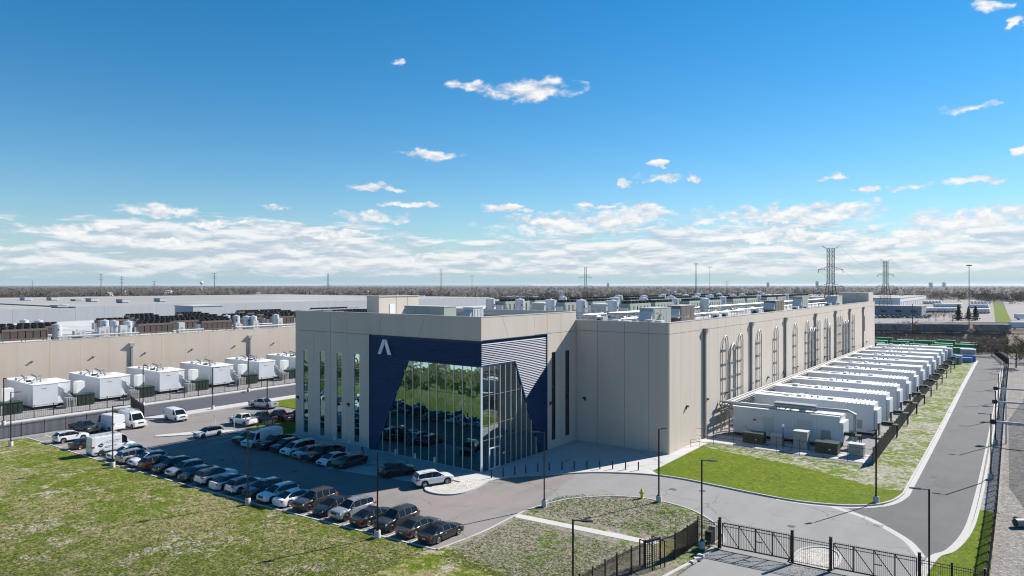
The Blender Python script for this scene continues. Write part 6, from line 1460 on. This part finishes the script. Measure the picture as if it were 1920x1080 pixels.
# ---- pylons, poles and masts
M_LATT = material('lattice steel', (.10,.09,.082), .7)
def pylon(px, py_top, hgt, label, wid=1.0):
    d = (hgt-CAM_H)*F_PX/(HOR-py_top); l = (px-960)/F_PX*d; x, y = -.6*d+.8*l, .8*d+.6*l
    t = thing('pylon', label, 'pylon', (x, y, 0), RA, 'lattice power pylons'); s = hgt/45; b0, b1 = 4.2*s*wid, 1.35*s*wid; zt = 43.4*s; th = .18*s*wid
    wz = lambda z: b0+(b1-b0)*min(1, z/(26*s)) if z < 26*s else b1
    lv = [0, 7*s, 13*s, 18*s, 22*s, 26*s, 29*s, 32*s, 35*s, 38*s, zt]
    br2 = MB()
    for sx, sy in ((1,1),(1,-1),(-1,1),(-1,-1)):
        lg_ = MB()
        for a, b in ((0,26*s),(26*s,zt)): lg_.bar((sx*wz(a),sy*wz(a),a),(sx*wz(b),sy*wz(b),b), th*1.3)
        lg_.build('leg', M_LATT, t)
    for a, b in zip(lv, lv[1:]):
        wa, wb_ = wz(a), wz(b)
        for (p, q) in (((-1,-1),(1,-1)),((1,-1),(1,1)),((1,1),(-1,1)),((-1,1),(-1,-1))):
            br2.bar((p[0]*wa,p[1]*wa,a),(q[0]*wb_,q[1]*wb_,b), th*.6); br2.bar((q[0]*wa,q[1]*wa,a),(p[0]*wb_,p[1]*wb_,b), th*.6); br2.bar((p[0]*wb_,p[1]*wb_,b),(q[0]*wb_,q[1]*wb_,b), th*.6)
    br2.build('bracing', M_LATT, t)
    for z, hl in ((32*s, 6.6*s), (23*s, 6.8*s)):
        m = MB()
        for sg in (-1, 1): m.bar((0,0,z),(sg*hl,0,z+.2),th*1.4).bar((0,0,z+2.2*s),(sg*hl,0,z+.3),th).bar((sg*hl*.5,0,z),(sg*hl*.5,0,z+1.2*s),th*.7).bar((sg*hl,0,z+.1),(sg*hl,0,z-1.5*s),th*1.1)
        m.build('cross_arm', M_LATT, t)
    m = MB()
    for sg in (-1, 1): m.bar((0,0,zt),(sg*2.6*s,0,zt+.35*s),th*1.1).bar((sg*2.6*s,0,zt+.35*s),(sg*4.7*s,0,hgt),th*1.0)
    m.build('earth_horn', M_LATT, t); return t
pa = pylon(1557.5, 461, 45, 'largest lattice pylon rising behind the far stair house')
pbt = pylon(1660.5, 486, 45, 'lattice pylon above the white warehouse on the right'); pc = pylon(1098, 498, 45, 'lattice pylon standing behind the middle of the roof', .8); pylon(615, 511, 45, 'thin distant pylon above the front block', .7); pylon(61, 525, 45, 'faint distant pylon at the far left horizon', .7)
wires = thing('power_line', 'thin wires strung between the two right hand pylons', 'wires', pa.location)
for sx, z in ((-4.7,45),(4.7,45),(-6.6,32),(6.6,32),(-6.8,22),(6.8,22)):
    o1 = Matrix.Rotation(RA,4,'Z')@Vector((sx,0,z)); dd = pbt.location-pa.location
    for k0, k1 in ((0,1),(1,2.2)):
        MB().tube([o1+dd*(k0+(k1-k0)*q)+Vector((0,0,-9*4*q*(1-q))) for q in np.linspace(0,1,9)], .045, 4).build('wire', M_LATT, wires)
def mono(px, py_top, py_base, label, arms=3, lights=False, r=.45):
    d = F_PX*CAM_H/(py_base-HOR); z = CAM_H+d*(HOR-py_top)/F_PX; l = (px-960)/F_PX*d
    t = thing('light_mast' if lights else 'utility_pole', label, 'mast' if lights else 'utility pole', (-.6*d+.8*l, .8*d+.6*l, 0), RA, 'tall light masts' if lights else 'utility poles')
    MB().cyl((0,0,0), r*d/700, z, 8, r2=r*.55*d/700).build('pole', M_LATT, t)
    if lights:
        MB().bar((-1.6*d/500,0,z-.3),(1.6*d/500,0,z-.3),.22*d/500).build('head_frame', M_LATT, t)
        for k in (-1.5,-.7,.7,1.5): MB().box(k*d/500-.3,k*d/500+.3,-.3,.3,z-.9,z-.3).build('floodlight', M_LGREY, t)
    else:
        for k in range(arms): MB().bar((-2.2*d/700,0,z-1.0-k*3.6),(2.2*d/700,0,z-1.0-k*3.6),.25*d/700).build('cross_arm', M_LATT, t)
for i, (px, yt, yb) in enumerate(((189.5,513,568),(228.5,518,568),(289,527,566),(402,512,565),(827,505,562))): mono(px, yt, yb, f'{ORD[i]} tall utility pole from the left on the horizon')
mono(1817, 496, 612, 'tallest light mast beside the conifers', lights=True); mono(1331, 500, 575, 'light mast behind the middle of the main roof', lights=True, r=.3); mono(885, 517, 570, 'light mast above the front corner of the roof', lights=True, r=.25); mono(1305, 494, 580, 'thick floodlight tower left of the slim mast behind the roof', lights=True, r=.65)
mono(1711, 570, 632, 'brown wooden pole in front of the train', arms=1, r=.6); mono(1363, 527, 566, 'small far utility pole right of the floodlight masts', arms=2, r=.3)
# ---- right-hand background: depots, trailers, cars, field
M_BLUEW = material('blue grey cladding', (.20,.235,.28), .6, var=.05); M_WIN = M_DARKG
def shed(name, x0, x1, y0, y1, h, wall, roof, label, doors='x', nd=10, band_=False):
    t = thing(name, label, 'building', (x1, y0, 0)); w, dd = x1-x0, y1-y0
    MB().box(-w,0,0,dd,0,h).build('wall', wall, t); MB().box(-w-.3,.3,-.3,dd+.3,h,h+.5).build('roof', roof, t)
    for i in range(nd):
        if doors == 'x': MB().box(0,.08,dd*(i+.3)/nd,dd*(i+.7)/nd,.3,h*.42).build('dock_door', M_DUCT, t)
        else: MB().box(-w*(i+.7)/nd,-w*(i+.3)/nd,-.08,0,h*.35,h*.6).build('window', M_WIN, t)
    if band_: MB().box(.01,.1,0,dd,h*.48,h*.58).build('stripe', M_BLUEW, t)
    return t
shed('white_warehouse', -330,-110, 865,1119, 9.0, M_WHITE, M_WROOF, 'long white warehouse with grey stripe beyond the train', 'x', 14, True)
shed('office_block', -160,-64, 619,650, 7.0, M_BLUEW, M_WROOF, 'low blue grey office block beyond the train', 'y', 9)
trailer_parts = (MB().box(0,14.5,-1.3,1.3,1.2,4.1).mesh('box'), MB().box(.3,14.0,-.5,.5,.9,1.2).mesh('chassis'), MB().cyl((11.5,-1.25,.5),.5,2.5,10,axis='y').cyl((12.8,-1.25,.5),.5,2.5,10,axis='y').mesh('axle_wheels'), MB().box(2.6,2.8,-.8,.8,0,1.2).mesh('landing_leg'))
def trailer(x, y, rz, label, group):
    t = thing('semi_trailer', label, 'trailer', (x, y, 0), rz, group)
    for n_, me, mt in zip(('box','chassis','axle_wheels','landing_leg'), trailer_parts, (M_WHITE, M_TRIM, M_TYRE, M_GALV)): inst(n_, me, mt, t)
k = 0
for r_, (pxs, py) in enumerate(((np.linspace(1822,1848,5),571),(np.linspace(1820,1850,6),578),(np.linspace(1828,1852,4),588),(np.linspace(1732,1762,6),570),(np.linspace(1752,1800,9),577),(np.linspace(1738,1790,8),586))):
    for j, px in enumerate(pxs): trailer(*g(px, py), R(90), f"white trailer in the yard beyond the train, {('back','middle','front','far left','second far left','third far left')[r_]} line, {ORD[j]} from the left", 'white trailers in the yard')
x, y = g(1893,618); trailer(x, y, RA, 'white trailer at the right edge beside the train end', None)
x, y = g(1905,600); trailer(x, y, R(60), 'white trailer turned away behind the one at the right edge', None)
dc_body = MB().hexa([(-2.2,-.9,.3),(2.2,-.9,.3),(2.2,.9,.3),(-2.2,.9,.3),(-2.2,-.9,.95),(2.2,-.85,.9),(2.2,.85,.9),(-2.2,.9,.95)]).mesh('body'); dc_cab = MB().hexa([(-1.9,-.8,.95),(1.0,-.8,.95),(1.0,.8,.95),(-1.9,.8,.95),(-1.5,-.65,1.5),(.3,-.65,1.5),(.3,.65,1.5),(-1.5,.65,1.5)]).mesh('cabin'); dc_wh = MB().cyl((1.4,-.95,.33),.33,1.9,10,axis='y').cyl((-1.4,-.95,.33),.33,1.9,10,axis='y').mesh('wheel_pair')
for i, px in enumerate(np.linspace(1642,1742,24)):
    x, y = g(px, 594.5 if i % 2 else 596.8); col = ('white','silver','black','white','grey','blue')[int(RNG.integers(6))]
    t = thing('parked_car', f'{ORD[i] if i < 20 else ("twenty first","twenty second","twenty third","twenty fourth")[i-20]} car from the left in the lot behind the train', 'car', (x, y, 0), R(80), 'cars in the lot behind the train')
    inst('body', dc_body, PAINT[col], t); inst('cabin', dc_cab, M_CGLASS, t); inst('wheel_pair', dc_wh, M_TYRE, t)
sheet('far_field', [g(1862,567), g(1878,567), g(1898,604), g(1866,604)], .02, M_LAWN2)
sheet('trailer_yard', [g(1640,562), g(1862,562), g(1866,604), g(1640,606)], .01, M_ASPH); sheet('far_yard', [g(1880,566), g(1960,566), g(1960,612), g(1900,612)], .01, M_ASPH)
# ---- middle distance sheds
def pix_shed(px0, px1, yb, h, dep, wall, roof, label, nd=5):
    """a shed whose long side faces the camera; yb: pixel row of its foot"""
    d = F_PX*CAM_H/(yb-HOR); l0, l1 = (px0-960)/F_PX*d, (px1-960)/F_PX*d
    t = thing('industrial_shed', label, 'building', (-.6*d+.8*l0, .8*d+.6*l0, 0), RA, 'sheds in the middle distance'); w = l1-l0
    MB().box(0,w,0,dep,0,h).build('wall', wall, t); MB().box(-.3,w+.3,-.3,dep+.3,h,h+.5).build('roof', roof, t)
    for i in range(nd): MB().box(w*(i+.3)/nd,w*(i+.6)/nd,-.08,0,.3,h*.5).build('door', M_DUCT, t)
    MB().box(w*.3,w*.3+5,dep*.3,dep*.3+5,h+.5,h+2.2).build('roof_unit', M_LGREY, t)
M_BRICK = material('dull red brick', (.16,.07,.055), .85, var=.15)
pix_shed(620,728,574,9,70,M_BLUEW,M_BLUEW,'blue grey shed above the left half of the front roof'); pix_shed(832,936,580,8,60,M_WHITE,M_MEMB,'white shed above the front corner of the roof',6); pix_shed(735,800,572,8,50,M_BRICK,M_WROOF,'red brown shed behind the rooftop stair house')
pix_shed(560,690,588,7,40,M_WHITE,M_MEMB,'low white shed left of the rooftop stair house'); pix_shed(1238,1264,573,9,25,M_BRICK,M_BRICK,'small red barn behind the main roof',2); pix_shed(420,560,568,6,60,M_LGREY,M_WROOF,'long grey shed beyond the warehouse'); pix_shed(940,1010,566,7,40,M_LGREY,M_WROOF,'grey shed among the trees behind the tanks')
pix_shed(300,420,566,5,60,M_BLUEW,M_WROOF,'dark flat shed beyond the warehouse with utility pole'); pix_shed(1450,1530,566,7,40,M_LGREY,M_WROOF,'grey shed behind the far end of the main roof')
# ---- suburban roofs in the wood and towers on the skyline
M_ROOFD = material('grey shingle roof', (.16,.15,.145), .9); M_HAZET = material('far tower facade', (.33,.37,.42), .8, var=.1, vscale=.02)
hs = []
for i in range(20):
    px = RNG.uniform(10,1910); d = RNG.uniform(900,2300); hs.append((px, d))
for i, (px, d) in enumerate(sorted(hs)):
    l = (px-960)/F_PX*d; s = RNG.uniform(.7,1.2)
    t = thing('far_house', f'{ORD[i]} pale house from the left among the distant trees', 'house', (-.6*d+.8*l, .8*d+.6*l, 0), RNG.uniform(0,3), 'houses among the distant trees')
    MB().box(-7*s,7*s,-5*s,5*s,0,6*s).build('wall', M_WHITE if i % 3 else M_TAN, t)
    MB().add([(-7.3*s,-5.4*s,6*s),(7.3*s,-5.4*s,6*s),(7.3*s,5.4*s,6*s),(-7.3*s,5.4*s,6*s),(-7.3*s,0,9*s),(7.3*s,0,9*s)], [(0,1,5,4),(2,3,4,5),(0,4,3),(1,2,5),(0,3,2,1)]).build('roof', M_ROOFD if i % 4 else M_LGREY, t)
for i, (px, yt, w) in enumerate(((1140,531,16),(1440,530,14),(1532,528,16),(1745,530.5,20),(1770,530,14))):
    d = 6500.0; z = CAM_H+d*(HOR-yt)/F_PX; l = (px-960)/F_PX*d
    t = thing('far_tower', f'faint far building on the skyline, {ORD[i]} from the left', 'building', (-.6*d+.8*l, .8*d+.6*l, 0), RA, 'far buildings on the skyline')
    MB().box(-w/2,w/2,-15,15,0,z).build('wall', M_HAZET, t); MB().box(-w/4,w/4,-8,8,z,z+4).build('roof_plant', M_HAZET, t)
d = 3200.; l = (378-960)/F_PX*d; wt = thing('water_tower', 'white water tower on the left horizon', 'water tower', (-.6*d+.8*l, .8*d+.6*l, 0)); MB().lathe([(2.5,0),(1.8,26),(7,31),(8,35),(6,39),(0,41)], 14).build('tank', M_WHITE, wt, smooth=True); MB().cyl((0,0,0),3.0,3,12).build('foot', M_WHITE, wt)

# ---- the air itself: thin even haze round everything
hz = MB().box(-49000,49000,-49000,49000,-2,62).build('haze', None); hz['kind'] = 'stuff'; hz['label'] = 'thin pale haze in the air'
mh = bpy.data.materials.new('haze air'); mh.use_nodes = True; T = NT(mh.node_tree); T.n.clear()
pv = T.node('ShaderNodeVolumePrincipled'); pv.inputs['Color'].default_value = (.80,.88,.95,1); pv.inputs['Density'].default_value = .00003; pv.inputs['Anisotropy'].default_value = .2
ho = T.node('ShaderNodeOutputMaterial'); T.l.new(pv.outputs[0], ho.inputs['Volume']); hz.data.materials.append(mh)

M_BLADE = attr_material('grass blades'); T = NT(M_BLADE.node_tree); trl = T.node('ShaderNodeBsdfTranslucent'); T.l.new(T.n['Attribute'].outputs['Color'], trl.inputs['Color']); mxb = T.node('ShaderNodeMixShader'); mxb.inputs[0].default_value = .5
T.l.new(T.n['Principled BSDF'].outputs[0], mxb.inputs[1]); T.l.new(trl.outputs[0], mxb.inputs[2]); T.l.new(mxb.outputs[0], T.n['Material Output'].inputs[0])
# ---- grass blades over the near lawn: real upright tufts, too many to count
def blades(name, label, n, pick, hgt, cols, z0):
    P0 = np.array([pick() for _ in range(n)]); a = RNG.uniform(0,PI,n); h = RNG.uniform(.5,1.2,n)*hgt; w = RNG.uniform(.05,.13,n)
    u = np.stack([np.cos(a)*w, np.sin(a)*w, np.zeros(n)],1); base = np.concatenate([P0, np.full((n,1), z0)],1); tip = base+np.stack([RNG.normal(0,.16,n), RNG.normal(0,.16,n), h],1)
    V = np.stack([base-u, base+u, tip],1).reshape(-1,3); me = bpy.data.meshes.new(name); me.vertices.add(n*3); me.vertices.foreach_set('co', V.astype(np.float32).ravel())
    me.loops.add(n*3); me.loops.foreach_set('vertex_index', np.arange(n*3,dtype=np.int32)); me.polygons.add(n); me.polygons.foreach_set('loop_start', np.arange(0,n*3,3,dtype=np.int32)); me.update(calc_edges=True)
    at = me.color_attributes.new('Col','FLOAT_COLOR','POINT'); c = np.array(cols)[RNG.integers(0,len(cols),n)]*RNG.uniform(.7,1.25,(n,1)); cc = np.ones((n*3,4),np.float32); cc[:,:3] = np.repeat(c,3,0); at.data.foreach_set('color', cc.ravel())
    me.validate(); return tag(inst(name, me, M_BLADE), label, 'grass', None, 'stuff')
def lawn_pick():
    while True:
        x, y = g(RNG.uniform(-30,1180), 800+290*RNG.random()**.62)
        if x < -43 and -124 < x and y < kerb_y(x)-.35 and y > 12: return (x, y)
        if -41.3 < x < -27.5 and 44 < y < 56.2: return (x, y)
blades('grass_tufts', 'short patchy grass tufts of the front lawn', 34000, lawn_pick, .05, [(.10,.15,.016),(.13,.16,.03),(.12,.165,.02),(.24,.22,.11),(.29,.27,.16),(.32,.30,.2)], .10)
def isl_pick():
    while True:
        x, y = RNG.uniform(-42,-22.5), RNG.uniform(58.5,70.2)
        if y < 70-((x+33.5)/8.6)**2*4.6 and y > 57.9+(x+42)*.105+.8: return (x, y)
blades('weed_tufts', 'low weeds scattered over the island by the drive', 3500, isl_pick, .07, [(.10,.16,.02),(.12,.17,.025),(.27,.245,.18),(.22,.2,.15)], .104)
